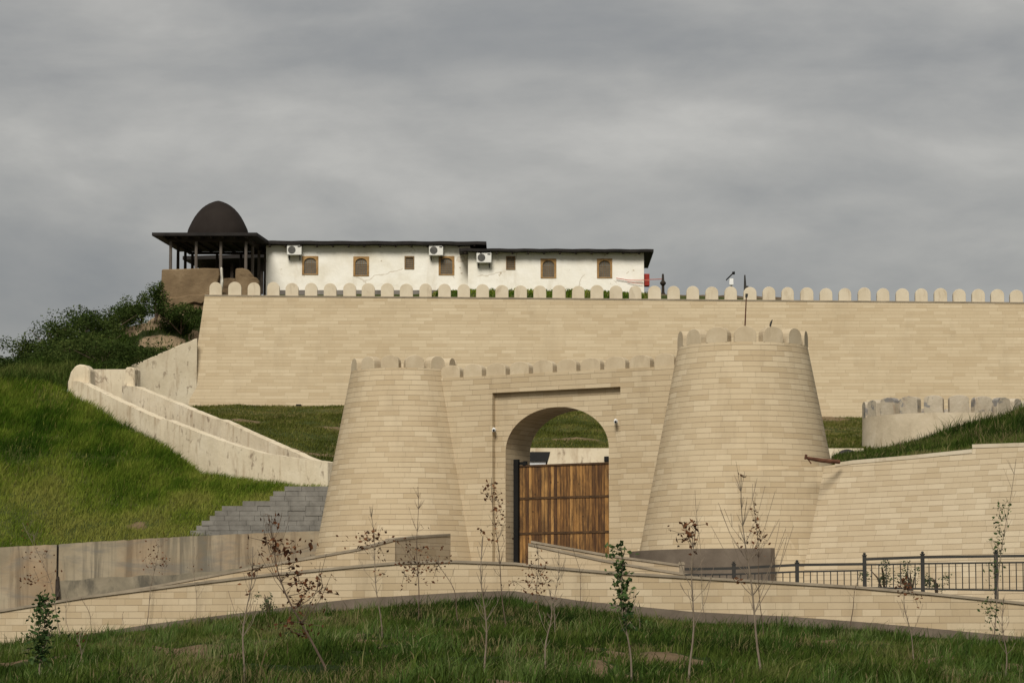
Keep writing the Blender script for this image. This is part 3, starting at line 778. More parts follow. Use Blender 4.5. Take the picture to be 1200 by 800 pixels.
def on_face(px, py, depth=0.0):
    r = P(px, py, 1.0); o = GA - GN * depth
    Y = (o.x * GN.x + o.y * GN.y) / (r.x * GN.x + r.y * GN.y)
    p = r * Y; return (p - o).dot(GD), p.z


def gp(s, z, depth=0.0):
    q = GA + GD * s - GN * depth; return Vector((q.x, q.y, z))


def gate_wall():
    z0 = 2.0; zt = on_face(660, 435.5)[1]
    sL, zr = on_face(577, 461); sR = on_face(727, 452)[0]; zr = (zr + on_face(727, 452)[1]) / 2
    rd, T = 0.19, 1.8
    aL, zs = on_face(592.5, 530, rd); aR = on_face(713.5, 530, rd)[0]; zap = on_face(656, 476.5, rd)[1]
    s0, s1 = -1.6, on_face(800, 430)[0] + 0.9
    root = thing('gate_wall', gp((aL + aR) / 2, 2.75), 'battlemented stone gate wall with an arched gateway between two towers', 'gate wall')
    mb = MB()

    def q(a, b, c, d, dep):
        pts = [(a, c), (b, c), (b, d), (a, d)]
        mb.face([gp(s, z, dep) for s, z in pts], pts)
    q(s0, sL, z0, zr, 0); q(sR, s1, z0, zr, 0); q(s0, s1, zr, zt, 0)
    # returns of the shallow panel
    mb.face([gp(sL, z0, 0), gp(sL, z0, rd), gp(sL, zr, rd), gp(sL, zr, 0)]); mb.face([gp(sR, z0, rd), gp(sR, z0, 0), gp(sR, zr, 0), gp(sR, zr, rd)])
    mb.face([gp(sL, zr, 0), gp(sL, zr, rd), gp(sR, zr, rd), gp(sR, zr, 0)])
    cx, hw, rise = (aL + aR) / 2, (aR - aL) / 2, zap - zs
    N = 40
    arc = [(cx - hw * math.cos(math.pi * k / N), zs + rise * math.sin(math.pi * k / N) ** 0.95) for k in range(N + 1)]
    for dep, lo, hi, top in ((rd, sL, sR, zr), (T, s0, s1, zt)):
        q(lo, aL, z0, top, dep); q(aR, hi, z0, top, dep)
        for (a, za), (b, zb_) in zip(arc[:-1], arc[1:]):
            pts = [(a, za), (b, zb_), (b, top), (a, top)]; mb.face([gp(s, z, dep) for s, z in pts], pts)
    path = [(aL, z0)] + arc + [(aR, z0)]; L = 0
    for (a, za), (b, zb_) in zip(path[:-1], path[1:]):
        l2 = L + math.hypot(b - a, zb_ - za)
        mb.face([gp(a, za, rd), gp(a, za, T), gp(b, zb_, T), gp(b, zb_, rd)], [(0, L), (T - rd, L), (T - rd, l2), (0, l2)]); L = l2
    mb.face([gp(s0, zt, 0), gp(s1, zt, 0), gp(s1, zt, T), gp(s0, zt, T)])
    mb.build('wall', M_TOWER, root, merge=False)
    for px in (530, 556, 583.5, 611, 638.5, 666.5, 694.5, 723.5, 752.5, 781):
        s = on_face(px, 434)[0] - 0.10
        mb = MB(); b = gp(s, zt - 0.008, 0.19); merlon(mb, b, GD, GN, jit(0.72, .02), 0.31, jit(0.43, .03), 0.2)
        mb.build('merlon', M_MERLON, root, bevel=0.012)
    # timber leaf, its battens and the steel hinge post
    gd = 0.66
    s_l, zg = on_face(606.5, 547, gd); s_r = on_face(714, 541, gd)[0] + 0.25; zg = zg * 0.75 + on_face(714, 541, gd)[1] * 0.25
    mb = MB(); mb.hexa([gp(s_l, 2.7, gd), gp(s_r, 2.7, gd), gp(s_r, 2.7, gd + 0.09), gp(s_l, 2.7, gd + 0.09), gp(s_l, zg, gd), gp(s_r, zg, gd), gp(s_r, zg, gd + 0.09), gp(s_l, zg, gd + 0.09)])
    leaf = mb.build('gate_leaf', M_GATE, root, merge=False)
    for za, hh in ((on_face(607, 584, gd)[1], 0.07), (on_face(607, 625, gd)[1], 0.07), (zg + 0.012, 0.06)):
        mb = MB(); d0, d1 = gd - 0.022, gd + 0.002
        if hh < 0.065: d0, d1 = gd - 0.03, gd + 0.12
        mb.hexa([gp(s_l + .004, za - hh / 2, d0), gp(s_r - .004, za - hh / 2, d0), gp(s_r - .004, za - hh / 2, d1), gp(s_l + .004, za - hh / 2, d1), gp(s_l + .004, za + hh / 2, d0), gp(s_r - .004, za + hh / 2, d0), gp(s_r - .004, za + hh / 2, d1), gp(s_l + .004, za + hh / 2, d1)])
        mb.build('batten', M_STRAP, leaf)
    sp, zp = on_face(605, 538, gd - 0.1)
    mb = MB(); c = gp(sp, (zp + 2.6) / 2, gd - 0.08); mb.box(c, (0.17, 0.12, zp - 2.6), GD, GN); mb.build('gate_post', M_BLACK, root)
    sb, zb = on_face(612, 542.5, gd); mb = MB(); mb.box(gp(sb, zb, gd + 0.02), (0.34, 0.07, 0.09), GD, GN); mb.box(gp(sb + 0.1, zb - 0.02, gd + 0.02), (0.12, 0.1, 0.16), GD, GN)
    mb.build('latch', M_BLACK, root)
    return s0, s1, zt


gate_wall()


def security_camera(px, py, label, dep=0.0):
    s, z = on_face(px, py, dep); b = gp(s, z, dep)
    r = thing('security_camera', b, label, 'camera', 'cameras on the gate wall')
    mb = MB(); mb.tube([b, b + GN * 0.12], 0.035, 8); mb.build('bracket', M_WHITEP, r)
    mb = MB(); mb.tube([b + GN * 0.10 + Vector((0, 0, .01)), b + GN * 0.26 + GD * 0.09 + Vector((0, 0, -0.05))], [0.055, 0.06], 10); mb.build('body', M_WHITEP, r)
    mb = MB(); q = b + GN * 0.262 + GD * 0.091 + Vector((0, 0, -0.051)); mb.tube([q, q + GN * 0.012 + GD * .006], 0.04, 10); mb.build('lens', M_BLACK, r)


security_camera(580.5, 503, 'small white camera on the panel left of the arch', 0.19)
security_camera(723, 493, 'small white camera on the panel right of the arch', 0.19)


def outer_wall():
    root = thing('terrace_wall', wall_gnd[70].copy(), 'long low curved stone terrace wall above the lawn', 'wall')
    bots = [Vector((t.x, t.y, g_.z - 0.5)) for t, g_ in zip(wall_top, wall_gnd)]
    mb = MB(); mb.strip([t - Vector((0, 0, 0.075)) for t in wall_top], bots, 0.38); mb.build('wall', M_OUTER, root)
    fr = [t + Vector((0, -0.045, 0)) for t in wall_top]
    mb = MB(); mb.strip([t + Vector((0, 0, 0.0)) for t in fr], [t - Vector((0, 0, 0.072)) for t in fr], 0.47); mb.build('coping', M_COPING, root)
    fr = [g_ + Vector((0, -0.03, 0)) for g_ in wall_gnd]
    ph = [0.30 if 380 < x < 1020 else max(0.10, 0.30 - 0.0006 * min(abs(x - 380), abs(x - 1020))) for x in wpx]
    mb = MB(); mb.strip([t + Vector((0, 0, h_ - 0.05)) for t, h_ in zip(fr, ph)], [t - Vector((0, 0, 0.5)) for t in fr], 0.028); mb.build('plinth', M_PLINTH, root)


outer_wall()


def wall_px(name, label, pts, thick, mat, zbot, coping=None, cmat=None, cat='wall', sub=4, rough=0.0, seed=0, batter=0.0, ch=0.07, over=0.03):
    """wall along px points (px, ytop, Y); zbot number or list of (px, y) for its foot"""
    tops, bots = [], []
    px = []
    for (a, b) in zip(pts[:-1], pts[1:]):
        k = max(1, int(abs(b[0] - a[0]) / sub)); px += [a[0] + (b[0] - a[0]) * i / k for i in range(k)]
    px.append(pts[-1][0])
    for x in px:
        Y = interp([(p[0], p[2]) for p in pts], x); y = interp([(p[0], p[1]) for p in pts], x)
        t = P(x, y, Y)
        if rough: t.z += (float(fbm(x * 0.12, seed, seed)) - 0.5) * 2 * rough; t.y += (float(fbm(x * 0.1, seed + 5.5, seed)) - 0.5) * rough
        zb = zbot if not isinstance(zbot, (list, tuple)) else P(x, interp(zbot, x), Y).z
        tops.append(t); bots.append(Vector((t.x, t.y - batter * (t.z - zb), zb)))
    root = thing(name, Vector((sum(t.x for t in tops) / len(tops), sum(t.y for t in tops) / len(tops), min(b.z for b in bots))), label, cat)
    mb = MB(); mb.strip([t - Vector((0, 0, ch if coping else 0)) for t in tops], bots, thick); mb.build('wall', mat, root)
    if coping:
        mb = MB(); mb.strip([t + Vector((0, -over, 0)) for t in tops], [t + Vector((0, -over, -ch + 0.003)) for t in tops], thick + 2 * over); mb.build('coping', cmat or M_COPING, root)
    return root


wall_px('ramp_parapet', 'stone parapet rising along the left ramp to a square end before the gate', [(60, 705, 92.6), (175, 686.5, 92.0), (315, 660.5, 90.6), (420, 642, 90.4), (463, 630.5, 90.9)], 0.3, M_OUTER, 1.0, True, sub=20)
wall_px('parapet_return', 'short parapet wall turning in towards the gate, shade put into its colour', [(463.3, 630.8, 90.95), (495, 627, 92.2), (528, 625, 93.5)], 0.3, M_SHADED, 2.0, True, sub=15)
wall_px('ramp_parapet', 'stone parapet descending to the right in front of the wooden gate', [(619, 636, 89.2), (704, 654.5, 89.0), (767, 665.5, 88.8), (812, 672.5, 88.6)], 0.26, M_OUTER, 1.6, True, sub=20)
wall_px('ramp_parapet', 'thin second parapet just behind the one before the gate', [(622, 633, 91.2), (715, 649.5, 91.0), (796, 660.5, 90.8)], 0.26, M_SHADED, 1.6, True, sub=20)
mb = MB(); mb.box(P(798.5, 668, 90.9), (0.16, 0.16, 0.5)); mb.box(P(798.5, 660.5, 90.9), (0.2, 0.2, 0.06))
tag(mb.build('end_post', M_COPING), 'stubby stone post ending the thin parapet by the tower base', 'post')

# dark curved plinth at the foot of the right tower
def tower_plinth():
    c = Vector((P(871, 500, 96.8).x, 96.8, 0)); r = 3.62; zt = P(840, 642, 93.2).z
    a0, a1 = math.radians(-178), math.radians(-88)
    fr = []
    for k in range(41):
        t = a0 + (a1 - a0) * k / 40; fr.append(c + Vector((math.cos(t) * r, math.sin(t) * r, zt)))
    fr.append(Vector((P(903, 640, 92.9).x, 92.9, zt)))
    mb = MB(); mb.strip(fr, [Vector((p.x, p.y, 1.6)) for p in fr], 0.24)
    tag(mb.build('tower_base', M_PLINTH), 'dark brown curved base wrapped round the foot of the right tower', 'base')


tower_plinth()

# link wall and battered retaining wall on the right
RT0, RT1 = P(966, 546, 94.1), P(1139.6, 528, 90.3)
RD = (RT1 - RT0); RD.z = 0; RD.normalize(); RNH = Vector((RD.y, -RD.x, 0))
if RNH.y > 0: RNH = -RNH
BAT = 0.22


def on_right(px, py):
    r = P(px, py, 1.0)
    Y = RT0.dot(RNH) / r.dot(RNH); return r * Y


def on_right_batter(px, py):      # the same wall, its face leaning back
    r = P(px, py, 1.0)
    # (p - RT0).RNH = BAT * (RT0.z - p.z)
    Y = (RT0.dot(RNH) + BAT * RT0.z) / (r.dot(RNH) + BAT * r.z); return r * Y


C1 = RT0.copy(); C2 = on_right_batter(940, 676)
C2 = C1 + (C2 - C1) * ((C1.z - 1.2) / (C1.z - C2.z))


def link_wall():
    a, b = P(866, 552.5, 93.72), P(866, 700, 93.28)
    mb = MB(); nseg = 6; L = (C1 - a).length
    for k in range(nseg):
        f0, f1 = k / nseg, (k + 1) / nseg
        for j in range(6):
            g0, g1 = j / 6, (j + 1) / 6
            pt = lambda f, q: b.lerp(C2, f).lerp(a.lerp(C1, f), q)
            q = [pt(f0, g0), pt(f1, g0), pt(f1, g1), pt(f0, g1)]
            mb.face(q, [(p.x * 1.05, p.z) for p in q])
    e = Vector((0, 2.2, 0))
    mb.face([a, C1, C1 + e, a + e]); mb.face([C2, C2 + e, C1 + e, C1]); mb.face([b + e, C2 + e, C1 + e, a + e][::-1])
    tag(mb.build('link_wall', M_TOWER, merge=False), 'plain sloping stone wall joining the right tower to the retaining wall', 'wall')


link_wall()


def right_wall():
    root = thing('retaining_wall', P(1080, 690, 91.0), 'big battered stone retaining wall below the grassy mound', 'wall')
    pt = [C1 + RNH * 0.006, on_right(1000, 541), on_right(1070, 535), on_right(1139.6, 528), on_right(1140, 522.5), on_right(1200, 520.5), on_right(1262, 518)]
    pt.append(pt[-1] + Vector((4.5, 0.2, 0)))
    pb = [C2 + RNH * 0.006]
    for p in pt[1:]: q = p + RNH * (BAT * (p.z - 1.2)); q.z = 1.2; pb.append(q)
    pb[-1] = pt[-1] + Vector((0, -0.9, 0)); pb[-1].z = 1.2
    mb = MB(); n = 6
    for i in range(len(pt) - 1):
        for k in range(n):
            f0, f1 = k / n, (k + 1) / n
            q = [pb[i].lerp(pt[i], f0), pb[i + 1].lerp(pt[i + 1], f0), pb[i + 1].lerp(pt[i + 1], f1), pb[i].lerp(pt[i], f1)]
            mb.face(q, [((p - RT0).dot(RD), p.z) for p in q])
    e = -RNH * 0.9
    for i in range(len(pt) - 1):
        mb.face([pt[i], pt[i + 1], pt[i + 1] + e, pt[i] + e]); mb.face([pt[i] + e, pt[i + 1] + e, pb[i + 1] + e, pb[i] + e])
    mb.build('wall', M_RIGHT, root, merge=False)
    # pale coping stones
    for run in ([pt[0].lerp(pt[1], 0.4), pt[1], pt[2], pt[3]], pt[4:]):
        cp = [p + RNH * 0.03 + Vector((0, 0, 0.05)) for p in run]
        mb = MB(); mb.strip(cp, [p - Vector((0, 0, 0.11)) for p in cp], 0.4); mb.build('coping', M_MERLON_UP, root)


right_wall()


# high wall on the hilltop
def high_wall():
    root = thing('high_wall', P(700, 480, 149.5), 'long high stone wall crowned by rounded merlons, across the hilltop', 'wall')
    tl, tr = P(240, 346.5, 151.0), P(1500, 358.0, 151.0)
    bl, br = P(220, 484, 149.4), P(1500, 503, 149.4)
    mb = MB(); n = 16
    for k in range(n):
        f0, f1 = k / n, (k + 1) / n
        A, B, C, D = bl.lerp(br, f0), bl.lerp(br, f1), tl.lerp(tr, f1), tl.lerp(tr, f0)
        m1, m2 = A.lerp(D, .5), B.lerp(C, .5)
        mb.face([A, B, m2, m1], [(p.x, p.z) for p in (A, B, m2, m1)]); mb.face([m1, m2, C, D], [(p.x, p.z) for p in (m1, m2, C, D)])
    e = Vector((0, 0.55, 0)); ret = Vector((0.3, 9, 0))
    mb.face([tl, tr, tr + e, tl + e]); mb.face([tl + e, tr + e, br + e, bl + e])
    mb.face([bl + ret, bl, tl, tl + ret])
    mb.build('wall', M_UPPER, root, merge=False)
    fr = [tl.lerp(tr, k / 20) + Vector((0, -0.03, 0.0)) for k in range(21)]
    mb = MB(); mb.strip([p + Vector((0, 0, 0.05)) for p in fr], [p - Vector((0, 0, 0.02)) for p in fr], 0.62); mb.build('ledge', M_COPING, root)
    px = 253.2
    while px < 1290:
        f = (px - 240) / 1260.0
        b = tl.lerp(tr, f); b = Vector((P(px, 350, 151.2).x, 151.2, b.z + 0.045))
        mb = MB(); merlon(mb, b + Vector((random.uniform(-.015, .015), 0, 0)), (1, random.uniform(-.02, .02), 0), (0, -1, 0), jit(0.63, .035), 0.32, jit(0.65, .045), 0.315, seg=14)
        mb.build('merlon', M_MERLON_UP, root, bevel=0.012)
        px += 22.33
    return root


high_wall()

# low cream wall seen over the gate, and the old round tower
wall_px('cream_wall', 'low plain cream wall seen above the gate and beside the right tower', [(560, 524.5, 122.0), (780, 525, 122.0), (1012, 525, 122.0)], 0.3, M_PLASTER, 6.6, sub=60)
OT = tower(1106, 124.0, 3.27, P(1106, 483, 120.8).z, 3.36, 6.4, 'old round plastered tower with flaking merlons behind the mound', 20, 3.0, 0.76, 0.68, 0.15, 0.36, M_OLD, M_OLDM, name='round_tower', seg=72)

# concrete retaining wall with its joint, grey stepped block wall
def concrete():
    root = thing('concrete_wall', P(180, 690, 100.0), 'stained grey concrete retaining wall under the left grass slope', 'wall')
    T = [(-330, 668, 102.6), (-120, 648, 102.6), (0, 641, 102.6), (66.5, 637.5, 102.6)]
    T2 = [(69, 637, 102.62), (215, 628.5, 102.62), (300, 624.5, 102.62), (392, 621, 102.62)]
    for t in (T, T2):
        tops, bots = [], []
        for i in range(61):
            x = t[0][0] + (t[-1][0] - t[0][0]) * i / 60; p = P(x, interp([(q[0], q[1]) for q in t], x), t[0][2])
            p.z += (float(fbm(x * 0.2, 3.3, 3)) - .5) * 0.05
            tops.append(p); bots.append(Vector((p.x, p.y, 0.9)))
        mb = MB(); mb.strip(tops, bots, 0.4); mb.build('panel', M_CONC, root)
    # lower lift of the pour, standing a little proud
    tops = [P(x, interp([(69, 680), (150, 676), (250, 669), (392, 648)], x), 102.54) for x in range(70, 389, 6)]
    for i, t in enumerate(tops): t.z += (float(fbm(i * 0.3, 7.7, 8)) - .5) * 0.16
    mb = MB(); mb.strip(tops, [Vector((t.x, t.y, 0.9)) for t in tops], 0.07); mb.build('lower_lift', M_CONCD, root)
    mb = MB(); mb.box(P(67.8, 678, 102.8), (0.035, 0.2, 2.2)); mb.build('joint', M_DARKWOOD, root)
    d = P(67, 690, 102.5); mb = MB(); mb.tube([d + Vector((0, .15, .4)), d + Vector((0, 0, .3)), d + Vector((.03, -.03, -0.25))], [.05, .06, .10], 8); mb.build('drain', M_DARKWOOD, root)


concrete()


def block_wall():
    steps = [(218, 628), (229, 622), (240, 616), (247, 610.5), (250, 604.5), (256, 598), (257, 592.5), (300, 589), (318, 583), (322, 577.5), (334, 572.5), (377, 571.5)]
    root = thing('block_wall', P(300, 626, 101), 'grey block wall with a stepped left edge beside the left tower', 'wall')
    Y = 103.3; h = 0.165
    zt = P(377, 571, Y).z; z = P(218, 628, Y).z - 0.3
    edge = [(628, 218), (622, 224), (616, 233), (610, 241), (604, 249), (598, 257), (592, 262), (588, 300), (583, 318), (577, 322), (571, 334)]
    mb = MB(); k = 0
    while z < zt - 0.02:
        y = PX((P(300, 600, Y).x, Y, z + h / 2))[1]
        xl = float(np.interp(y, [e_[0] for e_ in edge][::-1], [e_[1] for e_ in edge][::-1])) if y < 628 else 214
        x = P(xl, 600, Y).x + random.uniform(-.05, .05); xr = P(388, 600, Y).x
        while x < xr:
            w = random.choice((0.42, 0.5, 0.58, 0.7)); w = min(w, xr - x + 0.02)
            yy = Y + random.uniform(-0.014, 0.014)
            if w > 0.12: mb.box(((x + w / 2), yy + 0.15, z + h / 2), (w - 0.008, 0.3, h - 0.007))
            x += w
        z += h
    mb.build('blocks', M_BLOCK, root, merge=False)


block_wall()


# plastered stair: front wall, back wall, landing and steps
def stair():
    root = thing('stair', P(230, 560, 114), 'old cream plastered stair with sloping side walls descending to the gate', 'staircase')
    FT = [(80, 446, 120.6), (92, 446.5, 120.2), (140, 470, 118.2), (187, 491.5, 115.9), (193, 491.0, 115.7), (255, 515, 113.2), (306, 530.5, 111.6), (384, 541.5, 109.6)]
    FB = [(80, 466), (104, 481), (187, 526), (234, 567), (293, 574), (384, 580)]
    px = list(np.arange(80, 385, 4.0)); tops = []; bots = []
    for x in px:
        Y = interp([(p[0], p[2]) for p in FT], x); t = P(x, interp([(p[0], p[1]) for p in FT], x), Y)
        t.z += (float(fbm(x * 0.21, 1.5, 12)) - .5) * 0.06; t.y += (float(fbm(x * 0.07, 9.5, 13)) - .5) * 0.08
        tops.append(t); bots.append(P(x, interp(FB, x) + 6, Y - 0.05))
    mb = MB(); mb.strip(tops, bots, 0.42); mb.build('side_wall', M_PLASTER, root, bevel=0.0)
    # rounded end block at the head of the front wall
    out = [(79, 466), (79, 449), (82.5, 436), (88, 428.5), (93, 426.8), (100, 427.5), (105, 433), (105.5, 450), (104, 475)]
    f = [P(x, y, 120.45) for x, y in out]; b_ = [p + Vector((0.15, 0.55, 0)) for p in f]
    mb = MB(); mb.face(f); mb.face(b_[::-1])
    for i in range(len(f)):
        j = (i + 1) % len(f); mb.face([f[j], f[i], b_[i], b_[j]])
    mb.build('end_block', M_PLASTER, root, bevel=0.05)
    BT = [(143, 452, 122.4), (157, 452.5, 121.6), (200, 470, 120), (249, 490, 117.7), (259, 491.5, 117.2), (306, 513, 115.2), (365, 538.5, 112.6), (384, 541, 111.8)]
    px = list(np.arange(143, 385, 4.0)); tops = []; bots = []
    for x in px:
        Y = interp([(p[0], p[2]) for p in BT], x); t = P(x, interp([(p[0], p[1]) for p in BT], x), Y)
        t.z += (float(fbm(x * 0.21, 4.5, 22)) - .5) * 0.06; t.y += (float(fbm(x * 0.07, 3.5, 23)) - .5) * 0.08
        tops.append(t); bots.append(Vector((t.x, t.y, t.z - 1.8)))
    mb = MB(); mb.strip(tops, bots, 0.4); mb.build('side_wall', M_PLASTER, root)
    out = [(143.5, 470), (144.5, 446), (147, 430.5), (153, 429.5), (157.5, 432), (157.5, 452), (157.5, 470)]
    f = [P(x, y, 122.3) for x, y in out]; b_ = [p + Vector((0.2, 0.5, 0)) for p in f]
    mb = MB(); mb.face(f); mb.face(b_[::-1])
    for i in range(len(f)):
        j = (i + 1) % len(f); mb.face([f[j], f[i], b_[i], b_[j]])
    mb.build('pier', M_PLASTER, root, bevel=0.04)
    # landing wall between the two heads
    T = [P(x, 432.5, 124.5 + 0.0 * x) for x in (100, 115, 130, 150)]
    mb = MB(); mb.strip(T, [Vector((p.x, p.y, p.z - 1.6)) for p in T], 0.35); mb.build('landing_wall', M_PLASTER, root)
    # steps
    N = 34; st = MB()
    for k in range(N):
        f_ = k / N; f2 = (k + 1) / N
        xa, xb = 104 + (384 - 104) * f_, 104 + (384 - 104) * f2
        pa, pb = P(xa, interp([(104, 456), (150, 478), (250, 519), (306, 540), (384, 556)], xa), interp([(p[0], p[2]) for p in FT], xa) + 0.3), P(xb, 0, interp([(p[0], p[2]) for p in FT], xb) + 0.3)
        z = pa.z; dep = Vector((0.5, 2.6, 0))
        st.hexa([Vector((pa.x, pa.y, z - 0.8)), Vector((pb.x, pb.y, z - 0.8)), Vector((pb.x, pb.y, z - 0.8)) + dep, Vector((pa.x, pa.y, z - 0.8)) + dep,
                 Vector((pa.x, pa.y, z)), Vector((pb.x, pb.y, z)), Vector((pb.x, pb.y, z)) + dep, Vector((pa.x, pa.y, z)) + dep])
    st.build('steps', M_GREYBASE, root, merge=False)


stair()
wall_px('stair_wall', 'cream plastered wall climbing from the stair head to the high wall', [(147, 430.5, 148.0), (180, 418, 148.7), (231, 396.5, 149.75)], 0.4, M_PLASTER, [(147, 474), (180, 480), (234, 486)], sub=4, rough=0.04, seed=31)


# ------------------------------------------------------------------ railing along the right ramp
def railing():
    RY = lambda x: interp(WY, x) + 0.62
    root = thing('railing', P(1010, 700, RY(1010)), 'charcoal steel railing standing along the right ramp', 'railing')
    secs = [(802, 860, (666.5, 665.5), (673, 672.5), (690, 692)), (860, 934, (665.5, 661.5), (672.5, 669.5), (692, 694)), (934, 1013, (661.5, 660.5), (669.5, 668), (694, 696)),
            (1013, 1081, (655, 652.5), (661.3, 660), (688, 689.5)), (1081, 1167, (652.5, 651.3), (660, 659), (689.5, 691)), (1167, 1255, (651.3, 650.5), (659, 658), (691, 692.5))]
    posts = [(860, 659), (934, 657.5), (1013, 649), (1081, 647.5), (1167, 645.5), (1255, 645)]
    for x, y in posts:
        t = P(x, y + 2, RY(x)); mb = MB(); zb = np.interp(t.x, _wx, [p.z for p in wall_top]) - 0.25
        mb.box((t.x, t.y, (t.z + zb) / 2), (0.10, 0.10, t.z - zb)); mb.box((t.x, t.y, t.z + 0.012), (0.13, 0.13, 0.03))
        mb.lathe((t.x, t.y, t.z + 0.027), [(0.001, 0.07), (0.03, 0.06), (0.045, 0.03), (0.03, 0.0)][::-1], 10)
        mb.build('post', M_METAL, root)
    for x0, x1, tt, ss, bb in secs:
        for (ya, yb), r in ((tt, 0.036), (ss, 0.024), (bb, 0.026)):
            a, b = P(x0, ya, RY(x0)), P(x1, yb, RY(x1)); d = (b - a).normalized()
            mb = MB(); mb.box((a + b) / 2, ((b - a).length - 0.02, r * 2, r * 2), d, Vector((0, 1, 0)), d.cross(Vector((0, 1, 0)))); mb.build('rail', M_METAL, root)
        n = max(2, int(round((x1 - x0) / 8.0)))
        for k in range(1, n):
            f = k / n; x = x0 + (x1 - x0) * f
            a = P(x, ss[0] + (ss[1] - ss[0]) * f, RY(x)); b = P(x, bb[0] + (bb[1] - bb[0]) * f, RY(x))
            mb = MB(); mb.box(((a.x + b.x) / 2, a.y, (a.z + b.z) / 2), (0.026, 0.026, a.z - b.z)); mb.build('baluster', M_METAL, root)


railing()


# ------------------------------------------------------------------ whitewashed building
def holes_wall(mb, x0, x1, z0, z1, Y, holes, rev=0.16):
    xs = sorted({x0, x1, *[h[0] for h in holes], *[h[1] for h in holes]}); zs = sorted({z0, z1, *[h[2] for h in holes], *[h[3] for h in holes]})
    for a, b in zip(xs[:-1], xs[1:]):
        for c, d in zip(zs[:-1], zs[1:]):
            mx, mz = (a + b) / 2, (c + d) / 2
            if any(h[0] < mx < h[1] and h[2] < mz < h[3] for h in holes): continue
            mb.face([(a, Y, c), (b, Y, c), (b, Y, d), (a, Y, d)])
    for a, b, c, d in holes:
        y2 = Y + rev
        mb.face([(a, Y, c), (a, y2, c), (a, y2, d), (a, Y, d)][::-1]); mb.face([(b, Y, c), (b, y2, c), (b, y2, d), (b, Y, d)])
        mb.face([(a, Y, c), (b, Y, c), (b, y2, c), (a, y2, c)]); mb.face([(a, Y, d), (b, Y, d), (b, y2, d), (a, y2, d)][::-1])


